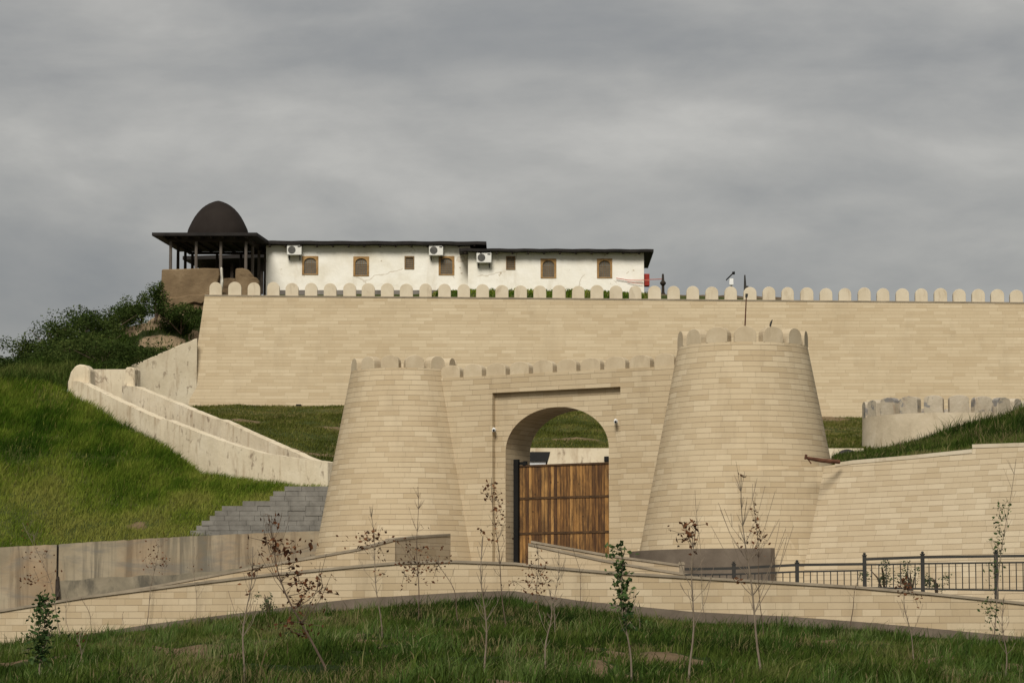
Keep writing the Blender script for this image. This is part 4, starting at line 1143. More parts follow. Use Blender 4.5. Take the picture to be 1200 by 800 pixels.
def white_building():
    root = thing('white_building', P(540, 346, 158.5), 'long whitewashed building with a dark eave and small carved windows', 'building')
    YL, YR = 159.0, 158.0
    wl = [(354, 373, 300, 322, 1), (414, 432.5, 300.5, 323.5, 1), (474, 485.5, 300, 315.5, 0), (514, 532.5, 300, 322.5, 1)]
    wr = [(593, 604, 300, 316, 0), (633.5, 652, 303, 326, 1), (699.5, 717.5, 303, 326, 1)]

    def sec(x0, x1, ytop, Y, wins, D):
        a, b = P(x0, ytop, Y), P(x1, ytop, Y); zb = P(x0, 352, Y).z
        hs = []
        for l, r, t, bt, arch in wins:
            p, q = P(l, t, Y), P(r, bt, Y); hs.append((p.x, q.x, q.z, p.z))
        mb = MB(); holes_wall(mb, a.x, b.x, zb, a.z, Y, hs)
        mb.face([(b.x, Y, zb), (b.x, Y + D, zb), (b.x, Y + D, a.z), (b.x, Y, a.z)]); mb.face([(a.x, Y + D, zb), (a.x, Y, zb), (a.x, Y, a.z), (a.x, Y + D, a.z)])
        mb.face([(b.x, Y + D, zb), (a.x, Y + D, zb), (a.x, Y + D, a.z), (b.x, Y + D, a.z)])
        mb.build('wall', M_WHITE, root)
        for (l, r, bz, tz), w in zip(hs, wins):
            win(l, r, bz, tz, Y, w[4])
        return a, b, zb

    def win(l, r, bz, tz, Y, arch):
        y0, y1 = Y - 0.03, Y + 0.045; fw = (r - l)
        mb = MB(); cx = (l + r) / 2; iw = fw * 0.37; zb, zs = bz + (0.05 if arch else 0.06), tz - (tz - bz) * (0.36 if arch else 0.12); ztop = tz - (tz - bz) * 0.10
        N = 12
        if arch: arc = [(cx - iw * math.cos(math.pi * k / N), zs + (ztop - zs) * math.sin(math.pi * k / N) ** 0.8) for k in range(N + 1)]
        else: arc = [(cx - iw * (1 - 2 * k / N), zs) for k in range(N + 1)]
        l, r, bz, tz = l + .003, r - .003, bz + .003, tz - .003

        def fb(a, b, c, d): mb.hexa([Vector(v) for v in ((a, y0, c), (b, y0, c), (b, y1, c), (a, y1, c), (a, y0, d), (b, y0, d), (b, y1, d), (a, y1, d))])
        fb(l, cx - iw, bz, tz); fb(cx + iw, r, bz, tz); fb(cx - iw, cx + iw, bz, zb)
        for (a, za), (b, zz) in zip(arc[:-1], arc[1:]):
            mb.hexa([Vector(v) for v in ((a, y0, za), (b, y0, zz), (b, y1, zz), (a, y1, za), (a, y0, tz), (b, y0, tz), (b, y1, tz), (a, y1, tz))])
        f = mb.build('window', M_FRAME if arch else M_FRAMED, root)
        mb = MB(); mb.face([(l, Y + 0.05, bz), (r, Y + 0.05, bz), (r, Y + 0.05, tz), (l, Y + 0.05, tz)]); mb.build('pane', M_PANE, f)
        mb = MB()
        for k in range(1, 5): x = cx - iw + 2 * iw * k / 5; mb.box((x, Y + 0.035, (zb + ztop) / 2), (0.018, 0.02, ztop - zb))
        for k in range(1, 6): z = zb + (zs - zb) * k / 5.5; mb.box((cx, Y + 0.033, z), (2 * iw, 0.018, 0.016))
        mb.build('lattice', M_FRAMED, f)
    aL, bL, zbL = sec(312, 551, 287.5, YL, wl, 6.0)
    aR, bR, zbR = sec(548.5, 754.5, 293, YR, wr, 6.0)
    for (x0, x1, y, Y, D, th, ov) in ((309, 570, 282.0, YL, 7.0, 0.27, 0.5), (538, 766, 291.0, YR, 6.7, 0.24, 0.5)):
        a, b = P(x0, y, Y - ov), P(x1, y + 1, Y - ov)
        mb = MB(); q = []
        n = 24
        for k in range(n):
            f0, f1 = k / n, (k + 1) / n
            p0, p1 = a.lerp(b, f0), a.lerp(b, f1)
            dz0 = 0.02 * math.sin(k * 1.7) ; dz1 = 0.02 * math.sin((k + 1) * 1.7)
            mb.hexa([p0 + Vector((0, 0, -th + 0.1 + dz0)), p1 + Vector((0, 0, -th + 0.1 + dz1)), p1 + Vector((0, D, -th + 0.1)), p0 + Vector((0, D, -th + 0.1)),
                     p0 + Vector((0, 0, dz0 * .6)), p1 + Vector((0, 0, dz1 * .6)), p1 + Vector((0, D, 0.04)), p0 + Vector((0, D, 0.04))])
        rf = mb.build('roof', M_ROOF, root, merge=False)
        x = a.x + 0.3
        while x < b.x - 0.1:
            mb = MB(); mb.box((x, Y - ov / 2 + 0.05, a.z - th + 0.045), (0.09, ov - 0.02, 0.10)); mb.build('rafter', M_DARKWOOD, rf); x += 0.82
    # plaster and brick footing
    a, b = P(315, 339, YL - 0.12), P(548, 341.5, YL - 0.12)
    mb = MB(); mb.box(((a.x + b.x) / 2, YL - 0.05, a.z - 0.4), (b.x - a.x, 0.14, 0.72)); mb.build('footing', M_GREYBASE, root)


white_building()


def ac_unit(l, r, t, b, Y, label):
    p, q = P(l, t, Y), P(r, b, Y); w, h, d = q.x - p.x, p.z - q.z, 0.32
    c = Vector(((p.x + q.x) / 2, Y - d / 2 - 0.1, (p.z + q.z) / 2))
    root = thing('air_conditioner', Vector((c.x, Y, q.z)), label, 'air conditioner', 'air conditioner units on the white building')
    mb = MB(); mb.box(c, (w, d, h)); mb.build('casing', M_ACW, root, bevel=0.02)
    mb = MB(); fc = c + Vector((-w * 0.17, -d / 2 - 0.012, 0)); R = h * 0.37
    mb.face([fc + Vector((math.cos(k * math.pi / 12) * R, 0, math.sin(k * math.pi / 12) * R)) for k in range(24)])
    mb.build('fan_grille', M_ACD, root)
    mb = MB(); mb.box(c + Vector((w * 0.33, -d / 2 - 0.006, h * 0.33)), (w * 0.2, 0.012, h * 0.13)); mb.build('badge', M_ACD, root)
    for s in (-0.36, 0.36):
        mb = MB(); mb.box((c.x + s * w, Y - 0.25, q.z - 0.02), (0.04, 0.46, 0.035)); mb.box((c.x + s * w, Y - 0.02, q.z - 0.12), (0.04, 0.035, 0.2)); mb.build('bracket', M_METAL, root)


ac_unit(337, 354, 288, 300, 159.0, 'white air conditioner nearest the domed pavilion, left end of the wall')
ac_unit(503, 519.5, 288.5, 300.5, 159.0, 'white air conditioner just above a carved window near the wall step')
ac_unit(558.5, 576, 297, 309, 158.0, 'white air conditioner below the lower roof, beside the step in the wall')

# red box, tape, posts on the hilltop
def hilltop_bits():
    c = P(757.5, 328.5, 158.5)
    root = thing('fire_cabinet', c, 'red cabinet fixed to the right corner of the white building', 'cabinet')
    mb = MB(); mb.box(c, (0.30, 0.55, 0.62)); mb.build('casing', M_RED, root, bevel=0.015)
    mb = MB(); mb.box(c + Vector((0, -0.285, -0.03)), (0.302, 0.014, 0.07)); mb.build('band', M_REDTAPE, root)
    a, m, b, d = P(722, 326, 157.9), P(752, 328.5, 157.9), P(762, 327.5, 157.6), P(777, 327, 156.5)
    mb = MB(); mb.tube([a, a.lerp(m, .5) - Vector((0, 0, .05)), m, b, d], 0.022, 5); mb.tube([P(735, 330, 157.9), P(745, 332, 157.9), P(753, 332.5, 157.9)], 0.014, 5)
    tag(mb.build('tape', M_REDTAPE), 'faded red tape strung from the white wall to a dark post', 'tape')
    b = P(777, 352, 156.5); t = P(777, 321, 156.5); h = t.z - b.z
    mb = MB(); mb.lathe(b, [(0.16, 0), (0.15, 0.3), (0.08, 0.42), (0.07, h * .55), (0.10, h * .58), (0.15, h * .62), (0.155, h * .68), (0.09, h * .73), (0.07, h * .76), (0.05, h), (0.001, h)], 12)
    tag(mb.build('bollard', M_DARKWOOD), 'dark turned post right of the white building, red tape tied to it', 'post')
    mb = MB(); x0, x1 = P(768, 0, 155).x, P(922, 0, 155).x; z = P(800, 344.5, 155).z
    mb.strip([Vector((x0 + (x1 - x0) * k / 20, 155, z - 0.008 * k + random.uniform(-.03, .03))) for k in range(21)], [Vector((x0 + (x1 - x0) * k / 20, 155, z - 1)) for k in range(21)], 0.3)
    tag(mb.build('low_wall', M_BROWNWALL), 'low brown wall behind the merlons right of the white building', 'wall')
    # solar powered camera mast
    b, t = P(857, 352, 153.0), P(857, 327, 153.0)
    r = thing('solar_mast', b, 'white mast with a tilted solar panel above the high wall', 'mast')
    mb = MB(); mb.tube([b - Vector((0, 0, .6)), t], 0.05, 8); mb.build('pole', M_WHITEP, r)
    mb = MB(); mb.box(P(857, 330.3, 152.9), (0.21, 0.16, 0.32)); mb.build('box', M_WHITEP, r, bevel=0.01)
    c = P(855.8, 323.3, 153); d = (P(860.3, 319, 153) - P(851.2, 328, 153)).normalized()
    mb = MB(); mb.box(c, (0.55, 0.5, 0.045), d, (0, 1, 0), d.cross(Vector((0, 1, 0)))); mb.build('solar_panel', M_BLACK, r)
    mb = MB(); mb.box(P(859.6, 320, 153), (0.13, 0.2, 0.12)); mb.build('camera_head', M_BLACK, r)
    # dark pointed post
    b = P(873.5, 352, 153.2); mb = MB(); mb.tube([b, P(873.2, 337, 153.2), P(872.8, 322.2, 153.2)], [0.10, 0.07, 0.035], 8); mb.box(P(875.2, 336.5, 153.2), (0.16, 0.12, 0.12))
    tag(mb.build('dark_post', M_METAL), 'thin dark tapering post standing behind a merlon beside the solar mast', 'post')
    # slim lamp pole between the gate and the high wall
    t, b = P(874.6, 347, 126), P(872.3, 400, 126)
    r = thing('lamp_pole', Vector((b.x, b.y, 8.0)), 'slim brown pole rising behind the right gate tower', 'pole')
    mb = MB(); mb.tube([Vector((b.x, b.y, 8.0)), b, t], [0.04, 0.035, 0.025], 8); mb.build('pole', M_RUST, r)
    mb = MB(); mb.tube([t - Vector((0, 0, .05)), t + Vector((0.02, 0, 0.1))], [0.05, 0.06], 8); mb.build('head', M_METAL, r)
    # floodlight at the foot of the high wall
    c = P(350, 476, 149.0); r = thing('floodlight', c - Vector((0, 0, .2)), 'small black floodlight on the grass under the high wall', 'floodlight')
    mb = MB(); mb.box(c, (0.26, 0.14, 0.2)); mb.build('housing', M_BLACK, r, bevel=0.015)
    mb = MB(); mb.box(c - Vector((0, 0, .2)), (0.2, 0.05, 0.22)); mb.build('bracket', M_METAL, r)
    # black box lamp on the cream wall
    c = P(711.5, 537.5, 121.9); r = thing('wall_lamp', c, 'black box lamp on the cream wall seen over the gate', 'lamp')
    mb = MB(); mb.box(c, (0.24, 0.16, 0.2)); mb.build('housing', M_BLACK, r, bevel=0.015)
    mb = MB(); mb.box(c + Vector((0, 0, -0.105)), (0.16, 0.1, 0.02)); mb.build('lens', M_ACD, r)
    # guard booth behind the gate
    c = P(628, 548, 112); r = thing('guard_booth', Vector((c.x, 112, 4.6)), 'grey guard booth with a black roof behind the wooden gate', 'booth')
    a, b = P(610, 540, 112), P(639.5, 540, 112)
    mb = MB(); mb.box(((a.x + b.x) / 2, 113, (a.z + 4.6) / 2), (b.x - a.x, 2, a.z - 4.6)); mb.build('wall', M_BOOTH, r)
    a, b, z0, z1 = P(608, 528, 111.8), P(645, 528, 111.8), P(620, 539.5, 111.7).z, P(620, 528.5, 111.8).z
    mb = MB(); mb.hexa([Vector((a.x, 111.93, z0)), Vector((b.x - 0.1, 111.93, z0)), Vector((b.x - .1, 114.2, z0)), Vector((a.x, 114.2, z0)), Vector((a.x, 112.1, z1)), Vector((b.x, 112.1, z1)), Vector((b.x, 114.2, z1)), Vector((a.x, 114.2, z1))])
    mb.build('roof', M_BLACK, r)
    # rusty beam and the dark boulder by the right tower
    a, b = P(946, 536.5, 93.0), P(984, 541, 93.3)
    mb = MB(); mb.tube([a, a.lerp(b, .45) - Vector((0, 0, .02)), b], [0.05, 0.065, 0.06], 8); mb.tube([a - Vector((.06, 0, .04)), a + Vector((-.03, 0, .11))], [.035, .04], 8); mb.tube([a, a + Vector((.12, 0, -.17))], .018, 6)
    tag(mb.build('steel_beam', M_RUST), 'rusty steel bar lying at the top corner of the link wall', 'bar')
    c = P(993, 533, 108)
    bm = MB(); prof = [(0.36, -0.2), (0.36, -0.02), (0.30, 0.10), (0.2, 0.17), (0.08, 0.2), (0.001, 0.205)]
    bm.lathe(c, prof, 20); o = bm.build('boulder', M_BOULDER)
    for v in o.data.vertices:
        k = 1 + 0.22 * (float(fbm(v.co.x * 5, v.co.z * 5 + v.co.y * 4, 77)) - 0.5); v.co.x *= k * 1.0; v.co.z *= 0.9 + 0.2 * k * k - 0.1
    tag(o, 'dark rounded boulder half sunk in grass beside the right tower', 'boulder')
    # dark spike on a tower merlon
    p = P(902.5, 382, 94.9); mb = MB(); mb.tube([p, p + Vector((.03, 0, .11)), p + Vector((.07, 0, .2))], [.03, .03, .012], 6)
    tag(mb.build('spike', M_METAL), 'tiny dark spike on top of a merlon of the right tower', 'spike')


hilltop_bits()


# ------------------------------------------------------------------ domed pavilion
def pavilion():
    Y0 = 155.5; E = Vector((1, 0, 0)); B = Vector((0.115, 0.993, 0)).normalized()
    fl, fr = P(178, 272.5, Y0), P(301, 272.5, Y0); wd = (fr - fl).length; dp = 6.3
    root = thing('pavilion', P(245, 345, 158.5), 'open dark timber pavilion with a pointed black dome', 'pavilion')
    z = fl.z; th = 0.16
    at = lambda u, v, zz: Vector((fl.x, fl.y, 0)) + E * (wd * u) + B * (dp * v) + Vector((0, 0, zz))
    mb = MB(); sl = 0.0
    mb.hexa([at(0, 0, z - th), at(1, 0, z - th), at(1, 1, z - th), at(0, 1, z - th), at(0, 0, z), at(1, 0, z), at(1, 1, z), at(0, 1, z)])
    rf = mb.build('roof', M_ROOF, root)
    for k in range(1, 9):
        mb = MB(); a, b = at(k / 9, 0.02, z - th - 0.05), at(k / 9, 0.98, z - th - 0.05)
        mb.box((a + b) / 2, ((b - a).length, 0.09, 0.10), (b - a).normalized(), E); mb.build('rafter', M_DARKWOOD, rf)
    for u0, v0, u1, v1 in ((.12, .1, .9, .1), (.12, .9, .9, .9), (.14, .1, .14, .9), (.88, .1, .88, .9)):
        a, b = at(u0, v0, z - th - 0.16), at(u1, v1, z - th - 0.16); d = (b - a).normalized()
        mb = MB(); mb.box((a + b) / 2, ((b - a).length, 0.14, 0.13), d, Vector((-d.y, d.x, 0))); mb.build('beam', M_DARKWOOD, root)
    c = at(0.505, 0.5, z); k_ = c.y / F
    prof = [(37.6, -3), (37.2, 5), (36.6, 9), (35.8, 12.5), (33.8, 17), (31.2, 22.3), (28, 28), (24.4, 33), (19.8, 38), (15.8, 41.2), (11.4, 43.9), (6, 46.2), (2.5, 47.3), (0.05, 47.8)]
    mb = MB(); mb.lathe(c, [(r * k_ * 0.985, h * k_) for r, h in prof], 40); mb.build('dome', M_DOME, root)
    zf = P(240, 346, 157).z
    for i, px in enumerate((197, 227, 256, 285.5)):
        for j in range(4):
            if 0 < i < 3 and 0 < j < 3: continue
            b = at((px - 178) / 123.0, 0.1 + 0.27 * j, 0); d = Vector((0, 0, 1))
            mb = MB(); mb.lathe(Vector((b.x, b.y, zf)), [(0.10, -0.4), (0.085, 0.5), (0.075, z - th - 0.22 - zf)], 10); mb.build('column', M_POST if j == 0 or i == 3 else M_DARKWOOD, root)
    mb = MB(); mb.hexa([at(.05, .03, zf - 1.5), at(.97, .03, zf - 1.5), at(.97, 1, zf - 1.5), at(.05, 1, zf - 1.5), at(.05, .03, zf), at(.97, .03, zf), at(.97, 1, zf), at(.05, 1, zf)]); mb.build('floor', M_MUD, root)

    def mud(name, label, outl, Y, t, cat='wall', mat=M_MUD, part=None):
        f = [P(x, y, Y) for x, y in outl]; b = [p + Vector((0.03, t, 0)) for p in f]
        m = MB(); m.face(f); m.face(b[::-1])
        for i in range(len(f)): j = (i + 1) % len(f); m.face([f[j], f[i], b[i], b[j]])
        o = tag(m.build(name, mat, bevel=0.05), label, cat)
        if part:
            f = [P(x, y, Y - 0.16) for x, y in part]; b = [p + Vector((0.0, 0.25, 0)) for p in f]
            m = MB(); m.face(f); m.face(b[::-1])
            for i in range(len(f)): j = (i + 1) % len(f); m.face([f[j], f[i], b[i], b[j]])
            m.build('eroded_base', M_MUD, o, bevel=0.04)
        return o
    mud('mud_wall', 'tall cracked mud wall under the left half of the pavilion', [(187.5, 378), (188.5, 340), (189.5, 315.5), (215, 315), (240, 314), (257, 314.5), (257.5, 322), (255, 330), (251, 338), (250, 378)], 154.6, 1.0, part=[(188, 378), (188.6, 352), (196, 347.5), (206, 349), (220, 345.5), (236, 345), (247, 341.5), (249, 346), (244, 350), (236, 356), (228, 354), (214, 358), (204, 362), (196, 378)])
    mud('mud_wall', 'broken mud wall stub under the right corner of the pavilion', [(275.5, 352), (275.3, 330), (276, 314.5), (284, 314), (291, 316), (294.5, 320), (297, 324.5), (301.5, 325.5), (303, 330), (303, 352)], 154.9, 0.8)
    mud('mud_wall', 'low mud wall seen in the gap below the pavilion', [(258, 352), (258, 326.5), (268, 325.5), (276, 326), (276, 352)], 157.2, 0.4)
    mud('plaster_strip', 'narrow broken white plaster edge against the tall mud wall', [(257.7, 340), (258.3, 325), (257.9, 313), (260, 312.5), (260.3, 322), (261, 330), (259.8, 340)], 154.5, 0.3, 'plaster', M_WHITE)
    # rear shelter seen through the pavilion
    r = thing('shelter', P(265, 345, 168), 'black roofed shelter seen behind the pavilion columns', 'shelter')
    a, b = P(214, 300, 165.5), P(318, 297, 165.5); zz = (a.z + b.z) / 2; e2 = Vector((0.9, 5.2, -0.1))
    mb = MB(); t_ = Vector((0, 0, 0.2)); mb.hexa([a - t_, b - t_, b - t_ + e2, a - t_ + e2 * 0.95, a, b, b + e2, a + e2]); mb.build('roof', M_ROOF, r)
    p, q = P(236, 300, 169), P(306, 300, 169); z0, z1 = P(240, 350, 169).z, P(240, 309, 169).z
    mb = MB(); mb.box(((p.x + q.x) / 2, 169.2, (z0 + z1) / 2), (q.x - p.x, 0.2, z1 - z0)); mb.build('shade_backing', M_DARKWOOD, r)  # dark sheet added to stand for the black shade under the shelter roof
    for px in (238, 272, 307):
        x = P(px, 300, 166.4).x; mb = MB(); mb.box((x, 166.4, (z0 + zz) / 2 - .2), (0.16, 0.16, zz - z0 - .3)); mb.build('post', M_DARKWOOD, r)


pavilion()


# ------------------------------------------------------------------ plants
def bush(px, py, Y, w, h, label, n=1500, leaf=0.13, mat=L_BUSH, group='bushes on the hillside', name='bush', lobes=9, seed=None):
    sd_ = seed if seed is not None else int(px * 7 + py)
    r = np.random.default_rng(sd_)
    b = P(px, py, Y); root = thing(name, b, label, 'bush', group)
    C = []; cs = []
    for k in range(lobes):
        c = np.array([r.normal() * w * 0.28, r.normal() * w * 0.25, h * (0.25 + 0.6 * r.random())]); s = 0.16 + 0.16 * r.random()
        m = int(n / lobes * (0.5 + r.random()))
        d = r.normal(size=(m, 3)); d /= np.linalg.norm(d, axis=1)[:, None]
        q = c + d * (r.random((m, 1)) ** 0.45) * np.array([w * s, w * s, h * s * 1.0])
        C.append(q); cs.append(np.full(m, r.random()))
    C = np.concatenate(C); cs = np.concatenate(cs); C[:, 2] = np.maximum(C[:, 2], 0.02)
    V, T = leaf_tris(C + np.array(b), leaf, sd_ + 1)
    tint = np.clip(0.55 * cs + 0.45 * r.random(len(C)), 0, 1)
    tri_mesh('crown', V, T, mat, {'tint': np.repeat(tint, 4)}, root)
    mb = MB()
    for k in range(5):
        t = Vector((r.normal() * w * .25, r.normal() * w * .2, h * (0.5 + .35 * r.random())))
        mb.tube([b - Vector((0, 0, .1)), b + t * 0.5 + Vector((0, 0, .1)), b + t], [0.035, 0.025, 0.008], 5)
    mb.build('stem', M_BARKD, root)


BL = ['dark full bush between the skyline scrub and the sandy cut', 'bush on the skyline just left of the sandy cut', 'leafy bush on the skyline left of the upright one by the mud wall', 'wide bush filling the hillside under the skyline',
      'bush in front of the skyline scrub, nearest the left edge', 'bush just left of the rounded stair head, low on the hill', 'bush in the middle of the scrub between the skyline and the stair', 'small dense bush under the ragged skyline bush', 'dense bush right behind the landing of the stair', 'dark bush half hidden by the slope at far left',
      'round dark bush at the far left edge of the skyline', 'low bush on the skyline left of the ragged ones', 'ragged bush on the skyline above the stair head', 'taller ragged bush on the skyline halfway up the hill',
      'spiky bush standing over the sandy cut', 'upright dark bush right against the mud wall', 'broad bush below the mud wall', 'wide dark bush on the hillside above the plastered stair wall',
      'thick bush behind the rounded end of the stair wall', 'dark bush low on the hillside at the left edge', 'dark bush between the skyline and the stair head', 'small bush below the sandy cut', 'bushy clump on the left skyline between two higher bushes', 'low spreading bush beside the cream stair wall']
for (px, py, Y, w, h, n), l in zip(((118, 398, 151, 2.6, 1.5, 1500), (134, 388, 152.5, 1.8, 1.2, 1100), (166, 374, 154, 1.3, 1.1, 900), (100, 412, 148, 3.0, 1.5, 1600), (34, 452, 136, 3.0, 1.1, 1500), (64, 448, 132, 2.6, 1.0, 1400), (82, 434, 140, 3.0, 1.3, 1600), (72, 428, 143, 2.2, 1.0, 1000), (122, 430, 132, 2.6, 0.9, 1300), (-6, 454, 136, 2.6, 1.1, 1200), (8, 452, 142, 2.6, 1.1, 1500), (40, 436, 143, 2.0, 1.4, 1300), (68, 422, 144, 2.0, 1.6, 1300), (96, 407, 147, 1.9, 1.4, 1200), (147, 386, 153.5, 1.3, 1.0, 800), (182, 371, 152, 1.0, 1.6, 900),
                                    (212, 386, 152, 2.3, 1.1, 1500), (112, 418, 146, 2.6, 1.1, 1500), (84, 432, 133, 2.6, 1.2, 1600), (20, 450, 132, 3.2, 0.9, 1700), (64, 440, 136, 2.6, 1.0, 1500), (166, 414, 150.6, 1.1, 0.4, 500),
                                    (24, 442, 144, 1.6, 1.3, 1000), (140, 417, 150.5, 1.7, 0.6, 900)), BL):
    bush(px, py + 3, Y, w * 1.15, h * 1.3, l, n * 2, 0.11, lobes=14)
bush(1037, 694, 87.4, 0.9, 0.95, 'leafy green shrub behind the first right railing bay', 330, 0.075, L_SAGE, 'shrubs behind the railing', 'shrub', 7)
bush(1068, 694, 87.6, 0.8, 0.8, 'thin green shrub behind the railing near a tall post', 220, 0.075, L_SAGE, 'shrubs behind the railing', 'shrub', 7)
bush(1098, 697, 87.3, 0.8, 0.65, 'low green shrub behind the railing right of the middle post', 200, 0.075, L_SAGE, 'shrubs behind the railing', 'shrub', 6)
bush(315, 722, 88.0, 0.6, 0.75, 'pale sage shrub growing against the terrace wall', 240, 0.06, L_SAGE, 'weeds along the terrace wall', 'shrub', 6)


def sapling(px, py, tx, ty, kind, label, clusters=(), nbr=7, bend=0.0, r0=0.02, spread=0.35, seed=0, leafn=70, leafs=0.074, drop=0.0, bark=None, cs=1.0):
    """young tree from its foot (px, py) to its tip (tx, ty); clusters of (px, py, rx, ry, n) hold its leaves"""
    rr = random.Random(seed * 13 + int(px)); nr = np.random.default_rng(seed * 7 + int(px))
    b = lawn_at(px, py); Y = b.y; t = P(tx, ty, Y)
    root = thing('sapling', b, label, 'sapling', 'saplings planted on the lawn')
    pts = []; N = 12; H = t.z - b.z
    for i in range(N + 1):
        f = i / N; p = b.lerp(t, f)
        p = p + Vector((bend * math.sin(math.pi * f) + 0.025 * math.sin(f * 9 + px), 0.02 * math.cos(f * 7 + px), 0))
        pts.append(p)
    pts[0] = pts[0] - Vector((0, 0, 0.06))
    mb = MB(); rad = [max(r0 * 0.78 * (1 - 0.78 * i / N), 0.006) for i in range(N + 1)]
    mb.tube(pts, rad, 6)
    tips = []
    for k in range(nbr):
        f = rr.uniform(0.34, 0.9); i = int(f * N); p = pts[i]
        an = rr.choice((0, math.pi)) + rr.uniform(-0.9, 0.9); L = spread * H * rr.uniform(0.25, 0.6) * (1.15 - f)
        d = Vector((math.cos(an), math.sin(an) * 0.8, rr.uniform(1.1, 2.6)))
        e = p + d * L; m = p + d * L * 0.5 + Vector((math.cos(an) * L * .12, 0, -0.04 * L))
        mb.tube([p, m, e], [rad[i] * 0.4, rad[i] * 0.28, 0.003], 5, cap=False); tips += [m, e]
        if rr.random() < 0.5:
            d2 = Vector((d.x * 0.4 + rr.uniform(-.5, .5), d.y, d.z)); mb.tube([m, m + d2 * L * 0.4], [rad[i] * .3, 0.003], 4, cap=False)
    C = []
    for (cx, cy, rx, ry, n) in clusters:
        n = int(n * (0.95 if kind == 'green' else 1.15)); rx *= 1.12; ry *= 1.12
        c = P(cx, cy, Y); s = Y / F
        # a twig reaches into every leaf cluster
        j = min(range(len(pts)), key=lambda q: (pts[q] - c).length + (0.25 if pts[q].z > c.z else 0))
        if (pts[j] - c).length > 0.12: mb.tube([pts[j], pts[j].lerp(c, .5) + Vector((0, 0, -.02)), c], [rad[j] * .5, rad[j] * .4, .004], 5, cap=False)
        q = nr.normal(size=(n, 3)) * np.array([rx * s * 0.5, rx * s * 0.4, ry * s * 0.5]) + np.array(c); C.append(q)
        for k in range(min(4, n // 5)):
            e = Vector(q[k]); mb.tube([c, e], [.005, .003], 4, cap=False)
    # fine upright twigs along the whole stem
    for k in range(nbr * 2):
        i = rr.randint(4, N - 1); p = pts[i]; an = rr.uniform(0, 6.28); L = H * rr.uniform(0.04, 0.13)
        mb.tube([p, p + Vector((math.cos(an) * .45, math.sin(an) * .45, rr.uniform(.6, 1.3))) * L], [max(rad[i] * .25, .004), .002], 4, cap=False)
    mb.build('trunk', bark or M_BARK, root)
    if C:
        C = np.concatenate(C); V, T = leaf_tris(C, leafs, seed + int(px), 0.9)
        mat = {'brown': L_BROWN, 'green': L_GREEN}[kind]
        tri_mesh('foliage', V, T, mat, {'tint': np.repeat(nr.random(len(C)), 4)}, root)


def col(x, y0, y1, rx, n, dx=0.0, k=9): return [(x + dx * i / k + random.uniform(-1.5, 1.5), y0 + (y1 - y0) * i / k, rx * (0.6 + 0.6 * math.sin(math.pi * min(i + 1, k) / (k + 1))), (y1 - y0) / k * 0.9, n) for i in range(k + 1)]


